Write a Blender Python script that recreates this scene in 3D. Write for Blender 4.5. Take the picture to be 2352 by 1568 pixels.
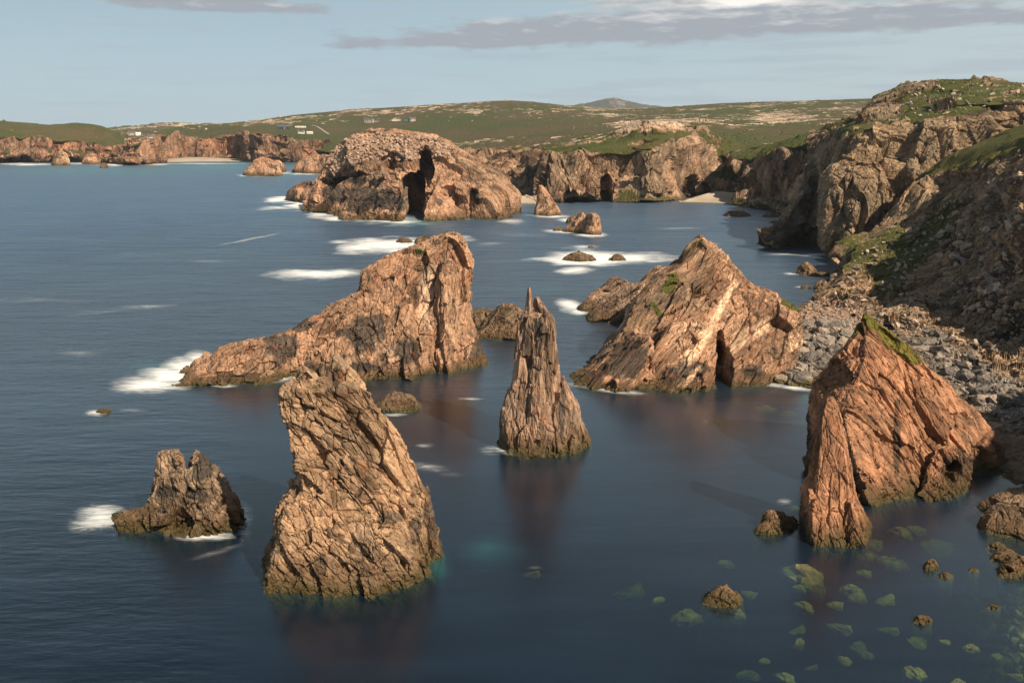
import bpy, math, random
import numpy as np
from mathutils import Vector, Euler

# ------------------------------------------------------------------ camera, sky, sun, exposure
for o in list(bpy.data.objects): bpy.data.objects.remove(o)
SC = bpy.context.scene
COL = SC.collection
H0 = 60.0; F = 2091.0; PX0, PY0, PW, PH = 1176.0, 784.0, 2352.0, 1568.0
PITCH = math.atan2(484.0, F)
cam_d = bpy.data.cameras.new('camera'); cam = bpy.data.objects.new('camera', cam_d); COL.objects.link(cam)
cam.location = (0, 0, H0); cam.rotation_euler = (math.pi/2 - PITCH, 0, 0)
cam_d.lens = 36.0*F/PW; cam_d.sensor_width = 36; cam_d.clip_start = 0.5; cam_d.clip_end = 200000
SC.camera = cam
SUN_EL = math.radians(41); SUN_AZ = math.radians(44)       # azimuth measured from straight behind the camera, towards the right
sdir = Vector((math.sin(SUN_AZ)*math.cos(SUN_EL), -math.cos(SUN_AZ)*math.cos(SUN_EL), math.sin(SUN_EL)))
sl = bpy.data.lights.new('sun', 'SUN'); sl.energy = 5.0; sl.angle = math.radians(0.5); sl.color = (1.0, 0.86, 0.67)
sun = bpy.data.objects.new('sun', sl); COL.objects.link(sun)
sun.rotation_euler = sdir.to_track_quat('Z', 'Y').to_euler(); sun.location = sdir*300
SC.view_settings.view_transform = 'Standard'; SC.view_settings.look = 'None'
SC.view_settings.exposure = 0.45; SC.view_settings.gamma = 1.0
try:
    SC.cycles.max_bounces = 6; SC.cycles.transparent_max_bounces = 8
    SC.cycles.diffuse_bounces = 3; SC.cycles.volume_bounces = 0
except Exception: pass

class NT:
    """small helper for building node trees"""
    def __init__(s, tree): s.t = tree; s.n = tree.nodes; s.l = tree.links
    def node(s, typ, **kw):
        nd = s.n.new(typ)
        for k, v in kw.items():
            if k == 'ins':
                for i, val in v.items():
                    if isinstance(val, bpy.types.NodeSocket): s.l.new(val, nd.inputs[i])
                    else: nd.inputs[i].default_value = val
            else: setattr(nd, k, v)
        return nd
    def math(s, op, a, b=0.0, c=None, clamp=False):
        ins = {0: a, 1: b}
        if c is not None: ins[2] = c
        return s.node('ShaderNodeMath', operation=op, use_clamp=clamp, ins=ins).outputs[0]
    def vmath(s, op, a, b=(0, 0, 0)):
        return s.node('ShaderNodeVectorMath', operation=op, ins={0: a, 1: b})
    def smooth(s, v, a, b, lo=0.0, hi=1.0):
        return s.node('ShaderNodeMapRange', interpolation_type='SMOOTHSTEP', ins={0: v, 1: a, 2: b, 3: lo, 4: hi}).outputs[0]
    def mix(s, f, a, b, mode='MIX'):
        nd = s.n.new('ShaderNodeMix'); nd.data_type = 'RGBA'; nd.blend_type = mode
        for i, val in ((0, f), (6, a), (7, b)):
            if isinstance(val, bpy.types.NodeSocket): s.l.new(val, nd.inputs[i])
            else: nd.inputs[i].default_value = (val if i == 0 else (tuple(val)+(1,))[:4])
        return nd.outputs[2]
    def noise(s, vec, scale, detail=4.0, rough=0.55, dist=0.0):
        nd = s.node('ShaderNodeTexNoise', ins={'Vector': vec, 'Scale': scale, 'Detail': detail, 'Roughness': rough, 'Distortion': dist})
        return nd.outputs[0]
    def attr(s, name):
        return s.node('ShaderNodeAttribute', attribute_name=name).outputs['Fac']

W = bpy.data.worlds.new('World'); SC.world = W; W.use_nodes = True
def build_world():
    t = NT(W.node_tree); t.n.clear()
    out = t.node('ShaderNodeOutputWorld')
    sky = t.node('ShaderNodeTexSky', sky_type='NISHITA', sun_disc=False)
    sky.sun_elevation = SUN_EL; sky.sun_rotation = math.atan2(sdir.x, sdir.y)
    sky.air_density = 1.0; sky.dust_density = 1.0; sky.ozone_density = 2.0; sky.altitude = 0
    tc = t.node('ShaderNodeTexCoord').outputs['Generated']
    nrm = t.vmath('NORMALIZE', tc).outputs[0]
    sp = t.node('ShaderNodeSeparateXYZ', ins={0: nrm})
    x, y, z = sp.outputs
    az = t.math('MULTIPLY', t.math('ARCTAN2', x, y), 57.2958)
    el = t.math('MULTIPLY', t.math('ARCSINE', z), 57.2958)
    # coordinates in degrees, stretched sideways like far stratus seen edge on
    def coord(sx, sy, off=0.0):
        return t.node('ShaderNodeCombineXYZ', ins={0: t.math('MULTIPLY', az, sx), 1: t.math('MULTIPLY', el, sy), 2: off}).outputs[0]
    n1 = t.noise(coord(.16, .75), 1.0, 6, .6)
    n2 = t.noise(coord(.45, 1.1, 5.0), 1.0, 5, .6)
    def band(az0, el0, w, h, slope=0.0):
        da = t.math('DIVIDE', t.math('SUBTRACT', az, az0), w)
        de = t.math('DIVIDE', t.math('SUBTRACT', t.math('SUBTRACT', el, el0), t.math('MULTIPLY', t.math('SUBTRACT', az, az0), slope)), h)
        r = t.math('SQRT', t.math('ADD', t.math('MULTIPLY', da, da), t.math('MULTIPLY', de, de)))
        return t.math('SUBTRACT', 1.0, r)
    def mx(a, b): return t.math('MAXIMUM', a, b)
    main = mx(band(10, 6.0, 19, 1.1, .03), mx(band(22, 6.0, 18, .55, -.01), band(1, 5.35, 11, .5, .03)))
    main = mx(main, mx(band(13, 6.9, 8, .9), band(-16, 6.95, 6.5, .45)))
    core = t.math('ADD', main, t.math('MULTIPLY', t.math('SUBTRACT', n1, .5), 1.8))
    core = t.math('ADD', core, t.math('MULTIPLY', t.math('SUBTRACT', n2, .5), 1.3))
    m_main = t.smooth(core, -.12, .36)
    n3 = t.noise(coord(.1, 1.3, 9.0), 1.0, 5, .62)
    right = t.smooth(az, -30, 25, 0.0, .10)
    wisp = t.smooth(t.math('ADD', n3, right), .53, .72, 0.0, .6)
    wisp = t.math('MULTIPLY', wisp, t.smooth(el, .3, 1.6))
    # cloud tones: mauve-grey undersides, cream tops
    n4 = t.noise(coord(.4, 2.1, 14.0), 1.0, 5, .6)
    topness = t.math('ADD', t.smooth(az, -14, -4, -.55, 0), t.math('ADD', t.smooth(el, 5.3, 8.2), t.math('MULTIPLY', t.math('SUBTRACT', n4, .5), 2.7)))
    ccol = t.mix(t.smooth(topness, .15, .95), (4.3, 4.65, 5.2), (7.6, 7.6, 7.6))
    puff = t.smooth(t.math('ADD', band(13.6, 7.35, 3.6, .75), t.math('MULTIPLY', t.math('SUBTRACT', n4, .5), 1.2)), .1, .7)
    ccol = t.mix(puff, ccol, (12.5, 12.0, 11.2))
    # clear sky: Nishita pulled to the muted grey-blue of the photograph
    hs = t.node('ShaderNodeHueSaturation', ins={'Saturation': .80, 'Value': 1.0, 'Color': sky.outputs[0]}).outputs[0]
    muted = t.mix(t.smooth(el, -1, 9), (6.2, 8.0, 8.8), (4.7, 6.45, 7.5))
    muted = t.mix(t.smooth(az, -12, 38, 0, .75), muted, (6.9, 7.9, 8.0))
    clear = t.mix(t.smooth(el, 11, 42, .88, .12), t.mix(1.0, hs, (.48, .48, .48), 'MULTIPLY'), muted)
    c = t.mix(wisp, clear, (4.9, 5.8, 6.6))
    c = t.mix(t.math('MULTIPLY', m_main, .93), c, ccol)
    bg = t.node('ShaderNodeBackground', ins={'Color': c, 'Strength': .064})
    t.l.new(bg.outputs[0], out.inputs[0])
build_world()

# ------------------------------------------------------------------ picture <-> place
CP, SP = math.cos(PITCH), math.sin(PITCH)
def ray(px, py):
    x = (px-PX0)/F; u = (PY0-py)/F
    return np.array([x, CP+u*SP, -SP+u*CP])
def at(px, py, Y):
    d = ray(px, py); return np.array([0, 0, H0]) + d*(Y/d[1])
def gp(px, py, z=0.0):
    d = ray(px, py); t = (z-H0)/d[2]; return np.array([0, 0, H0]) + d*t
def gY(px, py, z=0.0): return gp(px, py, z)[1]
def proj(p):
    v = np.asarray(p, float) - np.array([0, 0, H0])
    f_ = v[..., 1]*CP - v[..., 2]*SP; u = v[..., 1]*SP + v[..., 2]*CP
    return PX0 + F*v[..., 0]/f_, PY0 - F*u/f_

# ------------------------------------------------------------------ noise
U = np.uint32
def hsh(x, y, z, s):
    with np.errstate(over='ignore'):
        h = x.astype(np.int64).astype(U)*U(374761393) + y.astype(np.int64).astype(U)*U(668265263) + z.astype(np.int64).astype(U)*U(2246822519) + U((s*3266489917) & 0xffffffff)
        h = (h ^ (h >> U(13)))*U(1274126177); h = (h ^ (h >> U(15)))*U(2654435761)
        return h ^ (h >> U(16))
def rnd(h, k):
    with np.errstate(over='ignore'):
        g = (h + U((k*2654435769) & 0xffffffff))*U(2246822519); g ^= g >> U(15); g = g*U(3266489917); g ^= g >> U(16)
    return g.astype(np.float64)/4294967295.0
def vnoise(p, s=0):
    i = np.floor(p); f = p-i; f = f*f*f*(f*(f*6-15)+10); r = np.zeros(len(p))
    for a in (0, 1):
        wa = f[:, 0] if a else 1-f[:, 0]
        for b in (0, 1):
            wb = f[:, 1] if b else 1-f[:, 1]
            for c in (0, 1):
                wc = f[:, 2] if c else 1-f[:, 2]
                r += wa*wb*wc*rnd(hsh(i[:, 0]+a, i[:, 1]+b, i[:, 2]+c, s), 1)
    return r*2-1
def fbm(p, s=0, octs=4, rough=.5):
    r = 0; a = 1; n = 0
    for k in range(octs): r = r + a*vnoise(p*(2.03**k)+k*17.3, s+k); n += a; a *= rough
    return r/n
def facet(p, s):
    """blocky field: every cell of a jittered lattice gets its own offset and tilt -> joint-bounded blocks"""
    b = np.floor(p-.5); n = len(p)
    best = np.full(n, 1e9); sec = np.full(n, 1e9); bh = np.zeros(n, U); bd = np.zeros((n, 3))
    for a in (0, 1):
        for c in (0, 1):
            for e in (0, 1):
                ci = b + np.array([a, c, e]); h = hsh(ci[:, 0], ci[:, 1], ci[:, 2], s)
                d = p - (ci+.5+(np.stack([rnd(h, 1), rnd(h, 2), rnd(h, 3)], 1)-.5)*.85)
                d2 = (d*d).sum(1); m = d2 < best
                sec = np.where(m, best, np.minimum(sec, d2)); best = np.where(m, d2, best)
                bh = np.where(m, h, bh); bd = np.where(m[:, None], d, bd)
    g = np.stack([rnd(bh, 5), rnd(bh, 6), rnd(bh, 7)], 1)*2-1
    return (rnd(bh, 4)*2-1)*.6 + (g*bd).sum(1)*1.1, np.sqrt(sec)-np.sqrt(best), rnd(bh, 8)
def rotm(e): return np.array(Euler([math.radians(a) for a in e]).to_matrix())

def rockify(P, N, rot, big, fine, amp, seed, stretch=(1, 1, 2.2), keep=None, crack=.85, edge=1.0):
    """displace P along N with nested joint blocks from size big down to size fine; returns P', tone"""
    R = rotm(rot); Q = P @ R
    warp = np.stack([fbm(P/(big*1.6)+k*31.7, seed+k, 2) for k in range(3)], 1)
    Q = Q + warp*big*.16
    st = np.array(stretch); d = np.zeros(len(P)); tone = np.zeros(len(P)); s = big; k = 0; tot = 0
    while s > fine*.8:
        v, e, t = facet(Q/(s*st)+k*3.1, seed*7+k)
        a = amp*s*(1.35 if k == 0 else 1.15 if k == 1 else 1.2)*(edge if k < 2 else 1.0)
        d += a*v
        if k > 0: d -= crack*.7*a*np.clip(1-e/.07, 0, 1)
        w = 1.0; tone += w*t; tot += w
        s /= 2.15; k += 1
    tone /= tot
    if keep is not None: d *= keep
    return P + N*d[:, None], tone, d

# ------------------------------------------------------------------ mesh builders
class Rock:
    """collects displaced grids, then links them as one mesh"""
    def __init__(s): s.v = []; s.f = []; s.tone = []; s.gr = []; s.n = 0; s.dikes = []; s.stains = []; s.turf = []
    def grid(s, P, tone, gr, closed=False):
        nv, nu, _ = P.shape
        idx = np.arange(nv*nu).reshape(nv, nu) + s.n
        if closed: idx = np.concatenate([idx, idx[:, :1]], 1)
        q = np.stack([idx[:-1, :-1], idx[:-1, 1:], idx[1:, 1:], idx[1:, :-1]], -1).reshape(-1, 4)
        s.v.append(P.reshape(-1, 3)); s.f.append(q); s.tone.append(np.broadcast_to(tone, (nv, nu)).ravel()); s.gr.append(np.broadcast_to(gr, (nv, nu)).ravel()); s.n += nv*nu
    def build(s, name, mat, origin=None, smooth=False):
        V = np.concatenate(s.v); Fq = np.concatenate(s.f)
        if origin is None: origin = (0, 0, 0)
        A = {'tone': np.concatenate(s.tone), 'grass': np.concatenate(s.gr)}
        px, py = proj(V); wob = fbm(V/3.0, 881, 3)
        if s.dikes:                        # pale mineral dikes crossing the rock
            d = np.zeros(len(V))
            for (x1, y1, x2, y2, hw) in s.dikes:
                L = math.hypot(x2-x1, y2-y1); ux, uy = (x2-x1)/L, (y2-y1)/L
                t_ = (px-x1)*ux+(py-y1)*uy; n_ = np.abs((px-x1)*uy-(py-y1)*ux + wob*hw*1.2)
                d = np.maximum(d, np.clip(1.5-n_/hw, 0, 1)*np.clip((t_+hw)/hw/2, 0, 1)*np.clip((L+hw-t_)/hw/2, 0, 1))
            A['dike'] = d
        if s.turf:
            for (x1, y1, x2, y2, hw) in s.turf:
                L = max(math.hypot(x2-x1, y2-y1), .1); ux, uy = (x2-x1)/L, (y2-y1)/L
                t_ = np.clip((px-x1)*ux+(py-y1)*uy, 0, L); r_ = np.hypot(px-x1-t_*ux, py-y1-t_*uy)/hw
                A['grass'] = np.maximum(A['grass'], np.clip(1.35-r_+wob*.6, 0, 1))
        if s.stains:                       # bodies of dark hornblende gneiss, and shade painted in as dark colour
            d = np.zeros(len(V)); w2 = fbm(V/(7.0 if len(s.stains[0]) < 5 else s.stains[0][4]), 882, 4, .6)
            for q in s.stains:
                r_ = np.sqrt(((px-q[0])/q[2])**2+((py-q[1])/q[3])**2); d = np.maximum(d, np.clip(1.25-r_+w2*1.1, 0, 1))
            A['darkrock_shade'] = d
        o = mk_mesh(name, V-np.array(origin), Fq, mat, A, smooth)
        o.location = origin
        return o
def mk_mesh(name, V, Fq, mat, attrs=None, smooth=False):
    me = bpy.data.meshes.new(name); V = np.ascontiguousarray(V, dtype=np.float32); Fq = np.ascontiguousarray(Fq, dtype=np.int32)
    k = Fq.shape[1]
    me.vertices.add(len(V)); me.vertices.foreach_set('co', V.ravel())
    me.loops.add(Fq.size); me.loops.foreach_set('vertex_index', Fq.ravel())
    me.polygons.add(len(Fq)); me.polygons.foreach_set('loop_start', np.arange(0, Fq.size, k, dtype=np.int32))
    me.polygons.foreach_set('use_smooth', np.full(len(Fq), smooth, dtype=bool))
    for nme, arr in (attrs or {}).items():
        a = me.attributes.new(nme, 'FLOAT', 'POINT'); a.data.foreach_set('value', np.ascontiguousarray(arr, dtype=np.float32))
    me.update(calc_edges=True)
    o = bpy.data.objects.new(name, me); me.materials.append(mat); COL.objects.link(o)
    return o
def gnormals(P, closed=False):
    if closed: du = np.roll(P, -1, 1)-np.roll(P, 1, 1)
    else: du = np.gradient(P, axis=1)
    dv = np.gradient(P, axis=0)
    n = np.cross(du, dv); l = np.linalg.norm(n, axis=-1, keepdims=True); l[l < 1e-9] = 1
    return n/l
def crm(n_out, n_in, lin=.35):
    """interpolation weights: Catmull-Rom blended with straight segments"""
    M = np.zeros((n_out, n_in)); t = np.linspace(0, n_in-1, n_out)
    for r, tt in enumerate(t):
        i = min(int(tt), n_in-2); u = tt-i
        w = [(-u+2*u*u-u**3)/2, (2-5*u*u+3*u**3)/2, (u+4*u*u-3*u**3)/2, (-u*u+u**3)/2]
        for k, j in enumerate((i-1, i, i+1, i+2)):
            M[r, min(max(j, 0), n_in-1)] += w[k]*(1-lin)
        M[r, i] += (1-u)*lin; M[r, i+1] += u*lin
    return M
def tag(o, label=None, cat=None, group=None, kind=None):
    for k, v in (('label', label), ('category', cat), ('group', group), ('kind', kind)):
        if v: o[k] = v
    return o
QUAL = 1.0
def pxsize(Y): return Y/910.0       # metres per final pixel at distance Y

# sea stack loft --------------------------------------------------------------------------------------
def loft(rk, base, levels, rot=(0, 0, 0), big=5.0, amp=.2, seed=1, stretch=(1, 1, 2.2), n=2.3, lean=0.0, tb=None, shift=0.0,
         prof=None, ridge=0.0, grass=-9, q=1.0, dents=(), back=1.0, crack=.85, tipz=.0, fine=None, poly=None):
    """base = (xl, yl, xr, yr, fx, fy): waterline ends and its nearest point; levels = [(y, xl, xr)...] upwards, in picture
    units, turned here into real metres at the stack's own distance. lean: metres the axis moves back at the top."""
    xl, yl, xr, yr, fx, fy = base
    YL, YR = gY(xl, yl), gY(xr, yr)
    Yl = lambda px: YL + (YR-YL)*(px-xl)/(xr-xl) + shift
    tf = max(Yl(fx)-gY(fx, fy), .3); t0 = tb if tb is not None else max(tf, 1.0)
    shift = shift + (t0-tf); Yl = lambda px: YL + (YR-YL)*(px-xl)/(xr-xl) + shift
    rows = []
    lv = [(None, xl, xr)] + list(levels); zt = at((levels[-1][1]+levels[-1][2])/2, levels[-1][0], Yl((levels[-1][1]+levels[-1][2])/2)+lean)[2]
    for i, (y, a, b) in enumerate(lv):
        if y is None:
            L = gp(a, yl); Rr = gp(b, yr); h = 0
            for q_ in (L, Rr): q_[0] *= (q_[1]+shift)/q_[1]; q_[1] += shift
        else:
            h = i/(len(lv)-1)
            z0 = at((a+b)/2, y, Yl((a+b)/2))[2]; h = min(max(z0/max(zt, .1), 0), 1)
            L = at(a, y, Yl(a)+lean*h); Rr = at(b, y, Yl(b)+lean*h)
        w = np.linalg.norm((Rr-L)[:2])/2
        t = t0*(1-.75*h) if prof is None else t0*np.interp(h, [k[0] for k in prof], [k[1] for k in prof])
        rows.append((L, Rr, t, w))
    w0 = rows[0][3]
    L, Rr, t, w = rows[0]
    dn = np.array([0, 0, -2.5]); c = (L+Rr)/2
    rows.insert(0, (c+(L-c)*1.025+dn, c+(Rr-c)*1.025+dn, t*1.12, w)); rows.insert(0, (c+(L-c)*1.08+dn*3, c+(Rr-c)*1.08+dn*3, t*1.35, w))
    # close the top
    L, Rr, t, w = rows[-1]; c = (L+Rr)/2; up = np.array([0, 0, tipz])
    rows.append((c+(L-c)*.02+up, c+(Rr-c)*.02+up, t*.02, w))
    Yc = (YL+YR)/2+shift; sp = pxsize(Yc)*1.15/QUAL/q
    A = np.array([r[0] for r in rows]); B = np.array([r[1] for r in rows]); T = np.array([r[2] for r in rows])
    zlen = np.linalg.norm(np.diff((A+B)/2, axis=0), axis=1).sum() + np.linalg.norm(np.diff(B-A, axis=0), axis=1).sum()*.4
    nv = int(min(max(zlen/sp, 14), 620)); per = 2*(w0+t0)*1.25; nu = int(min(max(per*1.25/sp, 28), 900))
    # rows parameterised by length
    s_ = np.concatenate([[0], np.cumsum(np.linalg.norm(np.diff(A, axis=0), axis=1)+np.linalg.norm(np.diff(B, axis=0), axis=1)+.01)])
    tt = np.linspace(0, s_[-1], nv)
    ip = lambda M: np.stack([np.interp(tt, s_, M[:, k]) for k in range(M.shape[1])], 1)
    A2, B2 = ip(A), ip(B); T2 = np.interp(tt, s_, T)
    # light smoothing of the profile
    for _ in range(max(1, nv//90)):
        for M in (A2, B2): M[1:-1] = M[1:-1]*.5+(M[:-2]+M[2:])*.25
    # samples spread evenly round the section, denser on the side that faces the camera
    ex = 2.0/n
    td = np.linspace(math.pi, 3*math.pi, 4001); xd = np.sign(np.cos(td))*np.abs(np.cos(td))**ex*w0; yd = np.sign(np.sin(td))*np.abs(np.sin(td))**ex*t0
    ds = np.hypot(np.diff(xd), np.diff(yd))*np.where(td[:-1] < 2*math.pi, 1.0, .4); cu = np.concatenate([[0], np.cumsum(ds)])
    thf = np.interp(np.linspace(0, cu[-1], nu, endpoint=False), cu, td)
    cs, sn = np.cos(thf), np.sin(thf)
    ex = 2.0/n
    X = np.sign(cs)*np.abs(cs)**ex; Yy = np.sign(sn)*np.abs(sn)**ex
    rng = np.random.default_rng(seed*11+3); ns = 7 if poly is None else 0; hh_ = np.linspace(0, 1, nv)[:, None]
    rad = np.full((nv, nu), 1e3); tha = np.arctan2(Yy, X)[None, :]
    for i in range(ns):
        ph = 2*math.pi*(i+rng.uniform(-.32, .32))/ns + rng.uniform(-.9, .9)*hh_ + .25*np.sin(rng.uniform(2, 6)*hh_+rng.uniform(0, 6))
        dd_ = rng.uniform(.72, .93) + .09*np.sin(rng.uniform(3, 9)*hh_+rng.uniform(0, 6))
        cc = np.cos(tha-ph); rad = np.minimum(rad, np.where(cc > .05, dd_/np.maximum(cc, .05), 1e3))
    if poly is not None:
        m_ = len(poly)
        for i in range(m_):
            (x1, y1), (x2, y2) = poly[i], poly[(i+1) % m_]; nx_, ny_ = (y2-y1), -(x2-x1); l_ = math.hypot(nx_, ny_); nx_ /= l_; ny_ /= l_; d_ = x1*nx_+y1*ny_
            if d_ < 0: nx_, ny_, d_ = -nx_, -ny_, -d_
            ph = math.atan2(ny_, nx_) + .10*np.sin(rng.uniform(3, 8)*hh_+rng.uniform(0, 6)); cc = np.cos(tha-ph)
            rad = np.minimum(rad, np.where(cc > .04, (d_+.05*np.sin(rng.uniform(4, 9)*hh_+rng.uniform(0, 6)))/np.maximum(cc, .04), 1e3))
    r0 = np.sqrt(X*X+Yy*Yy)[None, :]; rad = np.minimum(rad, 1.6 if poly is not None else 1.25); rad = rad if poly is not None else r0*(.25+.75*np.minimum(rad/np.maximum(r0, 1e-6), 1.15))
    X2 = rad*np.cos(tha); Y2 = rad*np.sin(tha)
    xm, xM = X2.min(1, keepdims=True), X2.max(1, keepdims=True); X2 = (X2-xm)/(xM-xm)*2-1
    Y2 = Y2/np.abs(Y2[:, thf <= 2*math.pi]).max(1, keepdims=True)
    X2 = X2 + ridge*(1-X2*X2)
    axis = (B2-A2)/2; mid = (A2+B2)/2
    m0 = (A2[0]+B2[0])/2; pn = np.repeat(np.array([[m0[0], m0[1], 0.0]])/math.hypot(m0[0], m0[1]), nv, 0)
    bk = np.where(Y2 > 0, back, 1.0)
    P = mid[:, None, :] + axis[:, None, :]*X2[:, :, None] + pn[:, None, :]*(T2[:, None]*Y2*bk)[:, :, None]
    N = gnormals(P, True); c0 = mid[:, None, :]
    if ((P-c0)*N).sum() < 0: N = -N
    for _ in range(4):
        N = N + np.roll(N, 1, 1) + np.roll(N, -1, 1); M_ = N.copy(); M_[1:-1] += N[:-2]+N[2:]; N = M_/np.maximum(np.linalg.norm(M_, axis=-1, keepdims=True), 1e-6)
    flat = P.reshape(-1, 3); Nf = N.reshape(-1, 3)
    # large slow undulation, held back at the outline so that the silhouette keeps its shape
    tipf = np.clip(np.linalg.norm(axis, axis=1)/(big*.8), .25, 1)[:, None]
    edge = (tipf*(1-.6*np.clip((np.abs(X2)-.6)/.4, 0, 1)**1.5)).reshape(-1)
    w_ = fbm(flat/(big*2.2), seed+50, 3); flat = flat + Nf*(w_*big*amp*.75*edge)[:, None]
    for (dx, dy, rx, ry, dd) in dents:
        ppx, ppy = proj(flat); front = Nf[:, 1] < .25
        wob = fbm(flat/(big*.8), seed+77, 3)*.35
        r = np.sqrt(((ppx-dx)/rx)**2+((ppy-dy)/ry)**2)+wob
        m = np.clip((1.05-r)/.22, 0, 1); m = m*m*(3-2*m)*front
        flat = flat + np.array([0.0, dd, 0])[None, :]*m[:, None]
    g = np.clip((Nf[:, 2]-.5)*2.5 + fbm(flat/(big*.7), seed+9, 3)*1.0 + grass, 0, 1) if grass > -5 else np.zeros(len(flat))
    P2, tone, _ = rockify(flat, Nf, rot, big, fine or sp*2.2, amp, seed, stretch, keep=(1-.75*g), crack=crack, edge=edge)
    rk.grid(P2.reshape(P.shape), tone.reshape(nv, nu), g.reshape(nv, nu), True)
    return (A2[0]+B2[0])/2

def patch(rk, rows, rot=(0, 0, 0), big=8.0, amp=.18, seed=1, stretch=(1, 1, 2.2), grass=-9, q=1.0, dents=(), gscale=1.0, lin=.35,
          undul=1.0, fine=None, gfun=None, nmax=900, sp=None, slope_hi=.45, crack=.85, gul=None, topf=None):
    """loft a control grid of points (px, py, distance) or (px, py, None, height)"""
    C = np.array([[gp(c[0], c[1], c[3]) if c[2] is None else at(*c[:3]) for c in r] for r in rows])
    if sp is None: sp = pxsize(np.median(C[..., 1]))*1.2/q
    du = np.linalg.norm(np.diff(C, axis=1), axis=2).sum(1).mean(); dv = np.linalg.norm(np.diff(C, axis=0), axis=2).sum(0).mean()
    nu = int(min(max(du*1.15/sp, 8), nmax)); nv = int(min(max(dv*1.15/sp, 8), nmax))
    P = np.einsum('ij,jkc->ikc', crm(nv, C.shape[0], lin), C); P = np.einsum('ij,kjc->kic', crm(nu, C.shape[1], lin), P)
    N = gnormals(P); Nf = N.reshape(-1, 3); flat = P.reshape(-1, 3)
    s = np.sign((Nf*(np.array([0, 0, H0+200])-flat)).sum(1)); Nf = Nf*np.where(s == 0, 1, s)[:, None]
    steep = np.clip(1-(Nf[:, 2]-slope_hi)*2.2, .12, 1)
    if topf is not None: q_ = proj(flat); steep = steep*np.clip((q_[1]-topf(q_[0])+4)/6, .03, 1)
    flat = flat + Nf*(fbm(flat/(big*2.5), seed+50, 4)*big*amp*2.2*undul*steep)[:, None]
    if gul:                      # vertical gullies and buttresses: (spacing, depth)
        gs, gd = gul
        q3 = flat/np.array([gs, gs, gs*5.0])
        gv = 1-np.abs(fbm(q3, seed+30, 3))*3.2
        flat = flat - Nf*(np.clip(gv, -.6, 1)*gd*steep)[:, None]
    for (dx, dy, rx, ry, dd) in dents:
        ppx, ppy = proj(flat); wob = fbm(flat/(big*.8), seed+77, 3)*.35
        r = np.sqrt(((ppx-dx)/rx)**2+((ppy-dy)/ry)**2)+wob
        m = np.clip((1.05-r)/.22, 0, 1); m = m*m*(3-2*m)
        flat = flat + np.array([0.0, dd, 0])[None, :]*m[:, None]
    g = np.clip((Nf[:, 2]-slope_hi)*3.0 + fbm(flat/(big*gscale), seed+9, 4)*1.3 + grass, 0, 1)
    if gfun is not None: g = np.clip(gfun(flat, Nf, g), 0, 1)
    P2, tone, _ = rockify(flat, Nf, rot, big, fine or sp*2.2, amp, seed, stretch, keep=(1-.85*g), crack=crack)
    rk.grid(P2.reshape(P.shape), tone.reshape(nv, nu), g.reshape(nv, nu))
    return P2.reshape(P.shape)

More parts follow.
